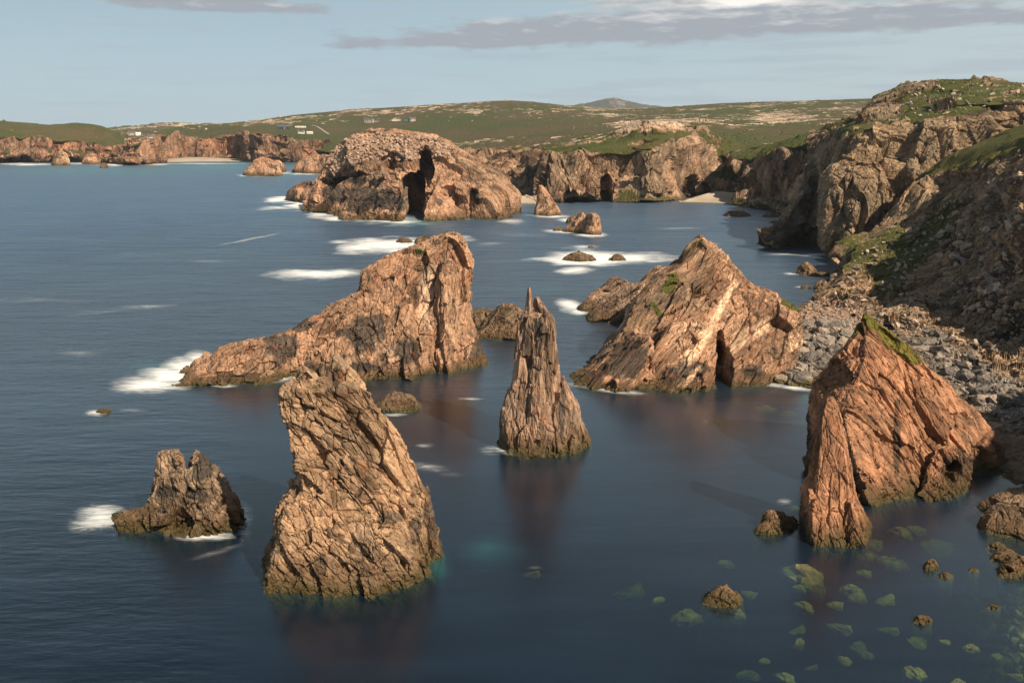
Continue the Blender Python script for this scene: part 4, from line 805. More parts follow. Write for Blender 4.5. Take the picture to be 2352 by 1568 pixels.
def make_hulls():
    import bmesh
    rg = random.Random(77)
    for k in range(9):
        bm = bmesh.new(); sx, sy, sz = rg.uniform(.8, 1.1), rg.uniform(.6, .9), rg.uniform(.42, .75)
        for i in range(15):
            v = Vector((rg.gauss(0, 1), rg.gauss(0, 1), rg.gauss(0, 1))).normalized(); q = max(abs(v.x), abs(v.y), abs(v.z)); v = v*(.35+.65*(1/q)*.62)
            bm.verts.new((v.x*sx*.6, v.y*sy*.6, v.z*sz*.6))
        r_ = bmesh.ops.convex_hull(bm, input=bm.verts); bmesh.ops.delete(bm, geom=[g for g in r_['geom_interior'] if isinstance(g, bmesh.types.BMVert)], context='VERTS')
        bmesh.ops.dissolve_limit(bm, angle_limit=.22, verts=bm.verts, edges=bm.edges)
        bmesh.ops.triangulate(bm, faces=bm.faces)
        bm.verts.ensure_lookup_table(); bm.verts.index_update()
        V = np.array([v.co[:] for v in bm.verts]); T = np.array([[v.index for v in f.verts] for f in bm.faces]); HULLS.append((V, T)); bm.free()
make_hulls()
def rough_hull(k, seed, n=3, amp=.10, mat=None, name='boulder'):
    """hull subdivided and broken up, as one mesh object"""
    V, T = HULLS[k % 9]; P = V.copy(); Fc = T.copy(); rnd_ = mat is not None and mat.name == 'boulder_submerged'
    for _ in range(n):
        e = np.sort(np.concatenate([Fc[:, [0, 1]], Fc[:, [1, 2]], Fc[:, [2, 0]]]), axis=1); ue, inv = np.unique(e, axis=0, return_inverse=True); inv = inv.ravel()
        mid = (P[ue[:, 0]]+P[ue[:, 1]])/2; a, b, c = [inv[i*len(Fc):(i+1)*len(Fc)]+len(P) for i in range(3)]
        P = np.concatenate([P, mid]); Fc = np.concatenate([np.stack([Fc[:, 0], a, c], 1), np.stack([a, Fc[:, 1], b], 1), np.stack([c, b, Fc[:, 2]], 1), np.stack([a, b, c], 1)])
    N = P/np.maximum(np.linalg.norm(P, axis=1, keepdims=True), 1e-6)
    if rnd_: P = P*.7 + N*np.array([.42, .36, .26])*.3
    P = P + N*(fbm(P*3, seed, 3)*amp*.8)[:, None]
    v1, e1, t1 = facet(P*3.2, seed); v2, e2, t2 = facet(P*7.5, seed+1)
    P = P + N*(v1*amp*.5+v2*amp*.22-np.clip(1-e1/.1, 0, 1)*amp*.35)[:, None]
    return mk_mesh(name, P, Fc, mat, {'tone': t1*.3})
PROTO = {}
LAND = [(1560, 740, 'the banded pyramid stack'), (2020, 960, 'the red pyramid stack'), (1925, 1120, 'the orange fin'), (1250, 900, 'the needle stack'), (1655, 1370, 'the wedge-shaped rock'), (1760, 1200, 'the black jagged rock'), (2340, 1180, 'the grey slab boulder'),
        (2135, 1295, 'the round weedy rock'), (2170, 1320, 'the flat weedy rock'), (2118, 1422, 'the pointed tan rock'), (2320, 1300, 'the yellow weedy clump'), (2350, 1560, 'the lower right corner'), (1985, 730, 'the grassy crest of the red pyramid'), (1812, 812, 'the huge tilted boulder'), (1825, 850, 'the huge split boulder'),
        (2205, 850, 'the pale-topped boulder'), (2238, 862, 'the big squared boulder'), (1868, 705, 'the pink block on the neck'), (2310, 910, 'the pebble beach'), (2275, 640, 'the large leaning block'), (2220, 600, 'the large halfway block'), (1640, 455, 'the white pebble beach of the bay'), (1840, 490, 'the dark headland'), (2170, 420, 'the upper grass edge'), (810, 1100, 'the big leaning stack'), (1840, 1306, 'the broad pale boulder under water'), (1922, 752, 'the dark upright boulder'), (1880, 812, 'the dark flat boulder'), (1905, 755, 'the leaning pointed boulder'), (2175, 810, 'the flat grey boulder'), (2165, 778, 'the dark gully block')]
USED = set()
def uniq(fmt, px, py):
    for n_ in range(9):
        l_ = fmt+' '+where(px, py, 12, n_)
        if l_ not in USED and len(l_.split()) <= 16: break
    USED.add(l_); return l_
def where(px, py, skip=12, nth=0):
    L = sorted(((px-a)**2+((py-b)*1.2)**2, a, b, t_) for a, b, t_ in LAND); L = [q for q in L if q[0] > skip*skip] or L
    _, a, b, t_ = L[min(nth, len(L)-1)]; dx, dy = px-a, py-b; d = math.hypot(dx, dy); far = 'close ' if d < 45 else '' if d < 110 else 'well '
    s_ = ('right of ' if dx > 0 else 'left of ') if abs(dx) > 1.6*abs(dy) else ('below ' if dy > 0 else 'above ') if abs(dy) > 1.6*abs(dx) else (('lower ' if dy > 0 else 'upper ')+('right of ' if dx > 0 else 'left of '))
    return far+s_+t_
def sizeword(w): return 'tiny' if w < 9 else 'small' if w < 18 else 'middling' if w < 30 else 'large' if w < 50 else 'very large'
def put_boulder(loc, size, mat, label, group=None, cat='boulder', name='boulder', k=0, sink=.25, rg=random, flat=1.0, tilt=.5):
    key = (mat.name, k % 9)
    if key not in PROTO:
        o = rough_hull(k, 500+k, 3, .12 if 'sub' in mat.name else .065, mat, name); PROTO[key] = o
    else:
        o = PROTO[key].copy(); o.name = name; COL.objects.link(o)
    for q in list(o.keys()):
        if q in ('label', 'group', 'category'): del o[q]
    o.scale = (size, size*rg.uniform(.75, 1.1), size*flat*rg.uniform(.8, 1.15)); o.rotation_euler = (rg.uniform(-tilt, tilt), rg.uniform(-tilt, tilt), rg.uniform(-.6, .6) if tilt < .2 else rg.uniform(0, 6.28))
    o.location = Vector(loc) + Vector((0, 0, size*(.3-sink)))
    tag(o, label, cat, group); return o
def inpoly(x, y, P):
    c = False; n = len(P)
    for i in range(n):
        x1, y1 = P[i]; x2, y2 = P[(i+1) % n]
        if (y1 > y) != (y2 > y) and x < (x2-x1)*(y-y1)/(y2-y1)+x1: c = not c
    return c
def scatter(poly, n, smin, smax, mat, label, group, seed, ok=('shore', 'hillside', 'cliff', 'beach'), power=1.5, name='boulder', cat='boulder', sink=.25, flat=1.0):
    rg = random.Random(seed); xs = [p[0] for p in poly]; ys = [p[1] for p in poly]; made = 0; tries = 0
    while made < n and tries < n*12:
        tries += 1; x = rg.uniform(min(xs), max(xs)); y = rg.uniform(min(ys), max(ys))
        if not inpoly(x, y, poly): continue
        loc, nor, nm = hit(x, y)
        if loc is None or nm not in ok: continue
        s = smin+(smax-smin)*rg.random()**power
        put_boulder(loc, s, mat, uniq(sizeword(s*F/loc.y)+' '+label, x, y), group, cat, name, rg.randrange(9), sink, rg, flat); made += 1
def scree(poly, n, smin, smax, mat, name, label, seed, ok=('shore', 'hillside', 'cliff', 'beach'), power=2.0, cat='stones'):
    rg = random.Random(seed); xs = [p[0] for p in poly]; ys = [p[1] for p in poly]; V = []; T = []; tn = []; off = 0; made = 0; tries = 0
    while made < n and tries < n*8:
        tries += 1; x = rg.uniform(min(xs), max(xs)); y = rg.uniform(min(ys), max(ys))
        if not inpoly(x, y, poly): continue
        loc, nor, nm = hit(x, y)
        if loc is None or nm not in ok: continue
        v, t = HULLS[rg.randrange(9)]; s = smin+(smax-smin)*rg.random()**power
        R = np.array(Euler((rg.uniform(-.9, .9), rg.uniform(-.9, .9), rg.uniform(0, 6.28))).to_matrix())
        p = (v*np.array([s, s*rg.uniform(.7, 1.1), s*rg.uniform(.7, 1.1)])) @ R.T + np.array(loc) + np.array([0, 0, s*.08])
        V.append(p); T.append(t+off); off += len(p); tn.append(np.full(len(p), rg.random())); made += 1
    if not V: return
    o = mk_mesh(name, np.concatenate(V), np.concatenate(T), mat, {'tone': np.concatenate(tn)})
    tag(o, label, cat, kind='stuff')

def place_rocks():
    A = [(1780, 870), (1800, 770), (1850, 745), (1960, 735), (1990, 760), (1900, 880), (1840, 895)]
    B = [(2090, 790), (2140, 760), (2240, 830), (2340, 900), (2352, 980), (2260, 930), (2160, 850)]
    Cc = [(1850, 735), (1850, 690), (1960, 690), (1990, 730), (1950, 760)]
    Dd = [(2000, 740), (2120, 720), (2240, 800), (2120, 800)]
    scatter(A, 110, 2.2, 7.5, M_BGREY, 'angular grey heap boulder', 'grey boulders heaped on the shore between the stacks', 1)
    scatter(B, 85, 2.0, 7.0, M_BGREY, 'grey shore boulder', 'grey boulders right of the red pyramid', 2)
    big = [(1812, 812, 8.5, 'huge tilted grey boulder touching the right foot of the banded pyramid'), (1825, 850, 7.0, 'huge split dark boulder at the water, right of the banded pyramid foot'), (1905, 755, 5.5, 'leaning pointed grey boulder at the top of the boulder heap'),
           (1922, 752, 5.0, 'dark upright boulder just left of the red pyramid crest'), (1880, 812, 5.0, 'dark flat boulder low in the heap against the red pyramid'), (2205, 850, 6.2, 'big pale-topped boulder beside the red pyramid right slope'), (2238, 862, 5.0, 'big squared brown boulder, rightmost of the large ones by the pebbles'),
           (2175, 810, 4.6, 'flat grey boulder upslope of the pale-topped one'), (2165, 778, 4.4, 'dark block at the foot of the hillside gully'), (1868, 705, 3.6, 'pink block standing on the neck by the far inlet'), (2220, 600, 5.0, 'large dark block halfway up the broken hillside'), (2275, 640, 5.5, 'large leaning dark block low on the broken hillside')]
    rg = random.Random(5)
    for x, y, s, lb in big:
        loc, nor, nm = hit(x, y)
        if loc is not None and nm in ('shore', 'hillside'): put_boulder(loc, s*1.0, M_BGREY, lb, k=rg.randrange(9), rg=rg, sink=.3)
    scatter(Dd, 24, .9, 2.6, M_BGREY, 'grey slope-foot boulder', 'small grey boulders behind the red pyramid peak', 3)
    scatter([(1790, 895), (1790, 860), (1850, 870), (1880, 905)], 24, .8, 2.2, M_BGREY, 'weedy water-edge boulder', 'weedy boulders at the water edge', 4, flat=.8)
    scatter([(1700, 478), (1700, 455), (1800, 455), (1850, 480), (1850, 500)], 36, 2.0, 6.5, M_BPINK, 'far-shore boulder', 'boulders along the far bay shore', 6, ok=('cliff', 'beach'))
    scree(Cc, 1300, .35, 1.7, M_BPINK, 'rubble', 'pink rubble on the neck behind the banded pyramid', 11)
    scree([(1770, 880), (1790, 770), (1850, 735), (2000, 730), (2120, 740), (2352, 900), (2352, 1000), (2200, 900), (1850, 900)], 1500, .4, 1.8, M_BGREY, 'stones', 'grey stones filling the gaps between the shore boulders', 12)
    scree([(2180, 830), (2352, 880), (2352, 960), (2250, 940)], 1500, .2, .6, M_PEB2, 'pebbles', 'white pebbles at the back of the near beach', 13)
    scree([(1900, 690), (1990, 560), (2110, 500), (2352, 370), (2352, 800), (2250, 830), (2100, 760), (2000, 730)], 1500, .6, 3.2, M_BSLOPE, 'broken_rock', 'loose broken rock covering the near hillside', 14, ok=('hillside',), power=3.0)
    scatter([(2130, 520), (2352, 400), (2352, 760), (2200, 720)], 95, 2.4, 7.0, M_BSLOPE, 'angular hillside block', 'blocks on the near hillside', 15, ok=('hillside',))
    scree([(1230, 462), (1180, 440), (1240, 430), (1260, 468)], 160, 1.0, 4.0, M_BPINK, 'rubble', 'rubble behind the small pointed stack', 16, ok=('cliff', 'beach'))
    scree([(2050, 240), (2060, 205), (2160, 182), (2352, 195), (2352, 240), (2180, 260), (2000, 290)], 130, .8, 4.0, M_BPALE, 'outcrop_stones', 'pale stones strewn over the headland summit', 17, ok=('headland',), power=2.5)
    scree([(740, 345), (800, 318), (880, 306), (1000, 318), (1060, 350), (960, 370), (850, 365), (760, 400)], 1900, 1.0, 5.0, M_BPINK, 'rubble', 'loose blocks covering the crown of the domed island', 18, ok=('rocky_island',), power=2.2)
    scree([(250, 330), (500, 300), (800, 290), (1300, 300), (1700, 270), (1950, 260), (1950, 240), (1200, 240), (600, 280), (240, 300)], 130, 1.5, 8.0, M_BPALE, 'outcrop_stones', 'pale boulders dotted over the moor', 19, ok=('moorland',), power=3.0)
M_PEB2 = boulder_mat('pebble_pale', (.5, .44, .37), (.6, .54, .47), (.38, .31, .25))
M_BSLOPE = boulder_mat('block_slope', (.20, .165, .135), (.34, .25, .175), (.48, .36, .265))
M_BPALE = boulder_mat('stone_pale', (.27, .215, .165), (.36, .29, .225), (.44, .36, .28))
place_rocks()

def stones_below():
    """boulders lying under the surface, seen through the water"""
    L = [(1218, 1305, 24, .9), (1438, 1336, 44, 1.4), (1512, 1368, 22, 1.3), (1668, 1285, 24, 1.5), (1840, 1306, 68, .15), (1724, 1353, 24, 1.4), (1575, 1402, 42, 1.2), (1690, 1400, 26, .9), (1845, 1383, 28, 1.1), (1922, 1378, 26, .8), (1972, 1357, 32, .35),
         (2030, 1362, 30, .45), (1928, 1422, 32, .7), (1828, 1434, 26, 1.3), (1836, 1467, 26, 1.2), (1976, 1472, 30, 1.5), (1990, 1495, 24, 1.5), (1940, 1506, 24, 1.2), (1718, 1535, 38, 2.0), (1802, 1546, 30, 1.3), (1756, 1510, 18, 1.9), (1862, 1523, 18, 1.6), (2112, 1460, 34, 1.1),
         (2100, 1532, 36, .7), (2056, 1278, 50, .25), (1988, 1262, 34, .9), (1988, 1306, 24, 1.3), (2160, 1233, 56, .2), (2065, 1213, 34, .8), (2105, 1204, 30, 1.0), (1955, 1345, 30, 1.1), (1820, 1158, 22, .5), (1700, 908, 30, .9), (1765, 928, 30, 1.0), (1810, 940, 28, 1.1), (1650, 958, 22, 1.4), (1620, 962, 14, 1.3), (1850, 905, 34, .8),
         (2040, 1432, 26, 1.6), (2170, 1466, 20, 1.0), (2230, 1480, 22, 1.0), (2200, 1560, 24, .9), (2290, 1500, 16, .8), (2330, 1540, 20, .7), (1085, 914, 22, .5), (1835, 1345, 18, 1.7), (2010, 1238, 30, 1.0), (600, 1318, 24, 1.2)]
    rg = random.Random(9)
    for i, (x, y, w, dz) in enumerate(L):
        p = gp(x, y, -dz); s = 2.5*w*p[1]/F; dz = dz*.5+rg.random()*.45; p = gp(x, y, -dz)
        o = put_boulder(p, s*.8, M_SUB, uniq(sizeword(w*1.0)+' green boulder under water', x, y), 'green boulders seen under the water', cat='boulder', name='submerged_boulder', k=rg.randrange(9), rg=rg, sink=.57, flat=.9, tilt=.12)
    # the bed shelving up towards the lower right, with its cobbles
    rows = [[(1500, 1300, None, -16), (1800, 1250, None, -11), (2050, 1180, None, -6), (2250, 1140, None, -1.5), (2460, 1130, None, -.6)],
            [(1650, 1480, None, -18), (1900, 1400, None, -12), (2130, 1340, None, -6.5), (2300, 1300, None, -2.2), (2480, 1290, None, -1.0)],
            [(1750, 1640, None, -18), (2000, 1600, None, -12), (2200, 1560, None, -5.6), (2360, 1540, None, -1.7), (2560, 1560, None, -1.0)],
            [(1850, 1900, None, -18), (2100, 1900, None, -12), (2300, 1900, None, -7), (2460, 1900, None, -5), (2700, 1900, None, -4)]]
    r = Rock(); patch(r, rows, big=2.5, amp=.2, seed=601, sp=.35, undul=.8, fine=.6, slope_hi=3)
    tag(r.build('seabed', M_SUB), 'stony seabed shelving up to the right under shallow water', 'seabed', kind='structure')
    global DG
    bpy.context.view_layer.update(); DG = bpy.context.evaluated_depsgraph_get()
    scree([(2050, 1600), (2120, 1450), (2220, 1350), (2250, 1250), (2352, 1180), (2352, 1600)], 900, .25, 1.9, M_SUB, 'seabed_stones', 'stones strewn over the shallow seabed at the lower right', 21, ok=('seabed',), power=2.5)
stones_below()

def house(px, py, wpx, hpx, wall, roof, label, yaw=0.0, chim=2, wins=2, door=True, depth=.5, gable=True, name='house', cat='house'):
    loc, nor, nm = hit(px, py)
    if loc is None: return
    Y = loc.y; w = wpx*Y/F; h = hpx*Y/F; d = w*depth; hw = h*.62 if gable else h*.85
    e = bpy.data.objects.new(name, None); COL.objects.link(e); e.location = loc-Vector((0, 0, .6)); e.rotation_euler = (0, 0, yaw); e.empty_display_size = .5
    tag(e, label, cat)
    def part(nm_, V, Fc, m, par=e):
        V = np.array(V, float); o = mk_mesh(nm_, V, np.array(Fc), m); o.parent = par; return o
    def box(x0, x1, y0, y1, z0, z1):
        return [(x0, y0, z0), (x1, y0, z0), (x1, y1, z0), (x0, y1, z0), (x0, y0, z1), (x1, y0, z1), (x1, y1, z1), (x0, y1, z1)]
    BF = [(0, 3, 2, 1), (4, 5, 6, 7), (0, 1, 5, 4), (1, 2, 6, 5), (2, 3, 7, 6), (3, 0, 4, 7)]
    a = w/2; b = d/2; zr = h+.6; hw += .6
    if gable:
        V = box(-a, a, -b, b, 0, hw)+[(-a, 0, zr-.12), (a, 0, zr-.12)]
        wl = part('wall', V, [(0, 3, 2, 1), (0, 1, 5, 4), (2, 3, 7, 6), (1, 2, 6, 5), (3, 0, 4, 7), (4, 8, 7, 7), (5, 6, 9, 9)], wall)
        o_ = .25; t_ = .22; s = (zr-hw)/b
        V = [(-a-o_, -b-o_, hw-o_*s), (a+o_, -b-o_, hw-o_*s), (a+o_, 0, zr), (-a-o_, 0, zr), (-a-o_, b+o_, hw-o_*s), (a+o_, b+o_, hw-o_*s)]
        V += [(x, y, z+t_) for x, y, z in V]
        rf = part('roof', V, [(0, 3, 2, 1), (3, 4, 5, 2), (6, 7, 8, 9), (9, 8, 11, 10), (0, 1, 7, 6), (4, 10, 11, 5), (0, 6, 9, 3), (3, 9, 10, 4), (1, 2, 8, 7), (2, 5, 11, 8)], roof)
        for k in range(chim):
            x = -a+.7 if k == 0 else a-.7
            part('chimney', box(x-.55, x+.55, -.5, .5, zr-.8, zr+1.3), BF, wall, rf)
    else:
        wl = part('wall', box(-a, a, -b, b, 0, hw), BF, wall); part('roof', box(-a-.2, a+.2, -b-.2, b+.2, hw, hw+.35), BF, roof)
    n = wins+(1 if door else 0); hh = hw-.6
    for k in range(n):
        x = -a+w*(k+.5)/n; dr = door and k == n//2
        ww = min(w/n*.45, 1.6 if not dr else 1.4)
        part('door' if dr else 'window', box(x-ww/2, x+ww/2, -b-.06, -b+.1, .62 if dr else .6+hh*.35, .6+hh*.8), BF, M_GLASS if not dr else M_DOOR)
M_BLACK = simple_mat('black_cladding', (.035, .042, .05), .7); M_SLATE = simple_mat('slate', (.09, .095, .11), .7); M_WHITE = simple_mat('white_render', (.72, .70, .64)); M_STONE = simple_mat('stone_wall', (.40, .30, .25), .9, .3, .8)
M_CREAM = simple_mat('cream_cladding', (.66, .60, .48)); M_BLUE = simple_mat('blue_sheet', (.05, .20, .32)); M_GLASS = simple_mat('window_glass', (.03, .035, .04), .2); M_DOOR = simple_mat('door_paint', (.45, .40, .30)); M_WOOD = simple_mat('weathered_wood', (.30, .26, .21))
M_ROAD = simple_mat('gravel_track', (.30, .27, .24), .95, .2, .5)
def settlement():
    house(651, 297, 27, 9, M_BLACK, M_SLATE, 'long black barn-like house on the green slope', chim=0, wins=3, depth=.4, yaw=.1)
    house(692, 307, 14, 6, M_WHITE, M_SLATE, 'low white cottage with two chimneys and a slate roof', wins=2, depth=.45)
    house(712, 308, 13, 5.5, M_CREAM, M_CREAM, 'small cream shed right of the white cottage', chim=0, wins=1, depth=.5, name='shed', cat='shed')
    house(690, 293, 24, 3.5, M_CREAM, M_CREAM, 'long low pale shed right of the black house', chim=0, wins=3, door=False, depth=.3, gable=False, yaw=.35, name='shed', cat='shed')
    house(848, 282, 20, 9.5, M_STONE, M_SLATE, 'tall roofless-looking stone farmhouse above the domed island', chim=1, wins=3, depth=.45, yaw=-.2)
    house(910, 278, 19, 3.6, M_CREAM, M_WHITE, 'long cream caravan on the green field', chim=0, wins=4, door=False, depth=.25, gable=False, name='caravan', cat='caravan')
    house(932, 278, 7, 3.6, M_BLUE, M_BLUE, 'small bright blue shed beside the dark stone house', chim=0, wins=1, door=False, depth=.7, gable=False, name='shed', cat='shed')
    house(947, 279, 13, 8.5, M_STONE, M_SLATE, 'dark stone house, rightmost of the houses on the field', chim=2, wins=2, depth=.7, yaw=.5)
    house(304, 311, 15, 9, M_STONE, M_SLATE, 'ruined grey stone house on the far left headland', chim=1, wins=2, depth=.5, yaw=.2)
    house(318, 311, 10, 6.5, M_WHITE, M_WHITE, 'small pale gabled ruin right of the grey stone house', chim=1, wins=1, depth=.6, yaw=.4)
    house(345, 318, 13, 6, M_STONE, M_SLATE, 'small stone cottage low on the far left headland', chim=1, wins=1, depth=.5, yaw=.3)
    # track
    pts = [hit(x, y)[0] for x, y in [(716, 288), (728, 291), (738, 297), (746, 303), (756, 309)]]
    if all(p is not None for p in pts):
        V = []; F_ = []
        for i, p in enumerate(pts): V += [tuple(p+Vector((-2.5, 0, .5))), tuple(p+Vector((2.5, 0, .5)))]
        for i in range(len(pts)-1): F_.append((2*i, 2*i+1, 2*i+3, 2*i+2))
        tag(mk_mesh('track', np.array(V), np.array(F_), M_ROAD), 'grey gravel track down the green slope', 'track', kind='structure')
    def post_bm(p, h, r):
        n = 6; V = [(r*math.cos(k*2*math.pi/n), r*math.sin(k*2*math.pi/n), z) for z in (-.3, h) for k in range(n)]+[(0, 0, h+r*.6)]
        Fc = [(k, (k+1) % n, n+(k+1) % n, n+k) for k in range(n)]+[(n+k, n+(k+1) % n, 2*n, 2*n) for k in range(n)]
        return np.array(V), np.array(Fc)
    def fence(line, n, label):
        P = []
        for i in range(n):
            t_ = i/(n-1)*(len(line)-1); j = min(int(t_), len(line)-2); u = t_-j
            loc, nor, nm = hit(line[j][0]*(1-u)+line[j+1][0]*u, line[j][1]*(1-u)+line[j+1][1]*u)
            if loc is not None and nm in ('headland', 'hillside'): P.append(loc)
        if len(P) < 2: return
        e = bpy.data.objects.new('fence', None); COL.objects.link(e); e.location = P[0]; tag(e, label, 'fence')
        me = None; V, Fc = post_bm(None, 1.5, .16)
        for p in P:
            if me is None: o = mk_mesh('post', V, Fc, M_WOOD); me = o.data
            else: o = bpy.data.objects.new('post', me); COL.objects.link(o)
            o.parent = e; o.location = p-P[0]
        V = []; F_ = []
        for zz in (.5, .9, 1.3):
            for a, b in zip(P[:-1], P[1:]):
                k = len(V); a2 = a-P[0]; b2 = b-P[0]
                for q in (a2, b2):
                    for dy, dz in ((0, 0), (.03, .0), (.03, .04), (0, .04)): V.append((q.x, q.y+dy, q.z+zz+dz))
                F_ += [(k, k+1, k+5, k+4), (k+1, k+2, k+6, k+5), (k+2, k+3, k+7, k+6), (k+3, k, k+4, k+7)]
        w = mk_mesh('wire', np.array(V), np.array(F_), M_WOOD); w.parent = e
    fence([(2044, 205), (2072, 200), (2085, 198)], 5, 'short post and wire fence on the left brow of the headland')
    fence([(2090, 231), (2153, 223), (2225, 216), (2303, 208), (2350, 206)], 17, 'long post and wire fence across the headland grass')
    fence([(2325, 273), (2340, 279), (2351, 284)], 5, 'short fence on the grass shelf at the right edge')
    for x, y, lb in ((1607, 272, 'telegraph pole behind the pale outcrop, left one of a pair'), (1624, 275, 'telegraph pole behind the pale outcrop, right one of a pair'), (1905, 272, 'lone telegraph pole on the moor left of the headland')):
        loc, nor, nm = hit(x, y)
        if loc is None or nm != 'moorland': continue
        V, Fc = post_bm(None, 9, .3); o = mk_mesh('telegraph_pole', V, Fc, M_WOOD); o.location = loc; tag(o, lb, 'pole')
settlement()

# ------------------------------------------------------------------ water
# foam: (px, py, half width, half height, tilt px/px, strength) in picture units, laid out on the sea as real patches
FOAM = [(340, 884, 100, 17, 0, 1.2), (385, 866, 75, 22, 0, 1.3), (425, 842, 55, 26, 0, 1.2), (460, 818, 36, 16, 0, .9), (228, 1190, 60, 30, -.1, .9), (270, 1200, 40, 20, 0, .8), (560, 1185, 25, 30, .3, .7), (455, 1232, 70, 9, -.05, .9),
        (222, 946, 28, 7, 0, .9), (725, 630, 95, 11, -.02, 1.1), (880, 563, 110, 17, -.02, 1.25), (1040, 550, 50, 7, 0, .8), (1390, 592, 155, 13, 0, 1.25), (1320, 590, 75, 16, 0, 1.3), (1320, 622, 45, 8, 0, 1.0), (1345, 567, 35, 4, 0, .8),
        (1100, 735, 30, 9, 0, 1.0), (1315, 703, 35, 14, 0, 1.0), (1330, 715, 25, 8, 0, 1.0), (640, 458, 38, 6, 0, 1.1), (690, 468, 45, 9, .15, 1.3), (735, 483, 45, 9, .25, 1.2), (640, 478, 50, 4, 0, .8), (830, 500, 90, 9, .02, 1.2), (770, 502, 40, 7, 0, 1.0),
        (905, 507, 75, 8, 0, .9), (1085, 498, 80, 4, -.06, .9), (1300, 531, 60, 5, 0, .9), (1360, 538, 40, 5, 0, 1.1), (1270, 497, 35, 3, 0, .9), (1175, 508, 30, 6, 0, .7), (1305, 505, 25, 5, 0, .9), (1250, 493, 40, 3, 0, .7),
        (595, 402, 40, 3, 0, 1.1), (640, 397, 30, 2.5, 0, .9), (700, 399, 35, 3, 0, 1.0), (70, 378, 50, 2.5, 0, 1.0), (262, 378, 24, 4, 0, 1.1), (30, 376, 50, 2, 0, .8), (180, 376, 60, 2, 0, .7), (360, 378, 30, 2, 0, .8), (460, 376, 100, 1.2, 0, .8),
        (1880, 585, 45, 3.5, 0, .9), (1815, 584, 60, 2.5, 0, .55), (1820, 627, 25, 4, 0, 1.0), (1840, 660, 20, 4, 0, .7), (1690, 497, 40, 2, 0, .5), (1740, 510, 40, 2, 0, .5), (1560, 524, 60, 2, 0, .35),
        (650, 868, 45, 9, -.05, .8), (520, 884, 30, 5, 0, .7), (940, 935, 30, 9, -.2, .9), (910, 952, 30, 4, 0, .6), (1160, 1030, 35, 11, .2, .7), (1130, 1030, 30, 12, 0, .45), (1380, 892, 80, 7, .13, .75), (1780, 884, 60, 6, .1, .6), (1830, 890, 35, 7, .15, .9), (1160, 774, 60, 3, .12, .7),
        (490, 1268, 50, 9, -.3, .24), (1000, 1080, 70, 12, .22, .35), (980, 1022, 25, 5, 0, .4), (1085, 915, 30, 4, 0, .5), (300, 708, 110, 8, -.08, .32), (180, 810, 70, 8, 0, .3), (580, 548, 35, 4, -.2, .5), (480, 600, 60, 4, 0, .25), (60, 690, 120, 8, 0, .2),
        (310, 940, 35, 5, 0, .4), (1800, 1155, 20, 8, 0, .3), (1230, 1303, 20, 6, 0, .2), (1200, 540, 60, 5, 0, .22), (1130, 560, 50, 4, 0, .25), (1640, 560, 60, 3, 0, .2)]
TURQ = [(1140, 1258, 105, 46, .42), (450, 850, 130, 40, .7), (340, 840, 90, 30, .5), (560, 382, 260, 12, 1.0), (950, 510, 110, 14, .9), (1250, 660, 80, 30, .35), (640, 400, 130, 14, .8), (720, 630, 120, 18, .4), (880, 568, 130, 22, .45), (1400, 596, 180, 20, .45), (230, 1195, 80, 36, .4), (1330, 712, 60, 20, .6), (1010, 1290, 40, 40, .6), (640, 470, 110, 16, .4), (250, 390, 480, 20, .75)]
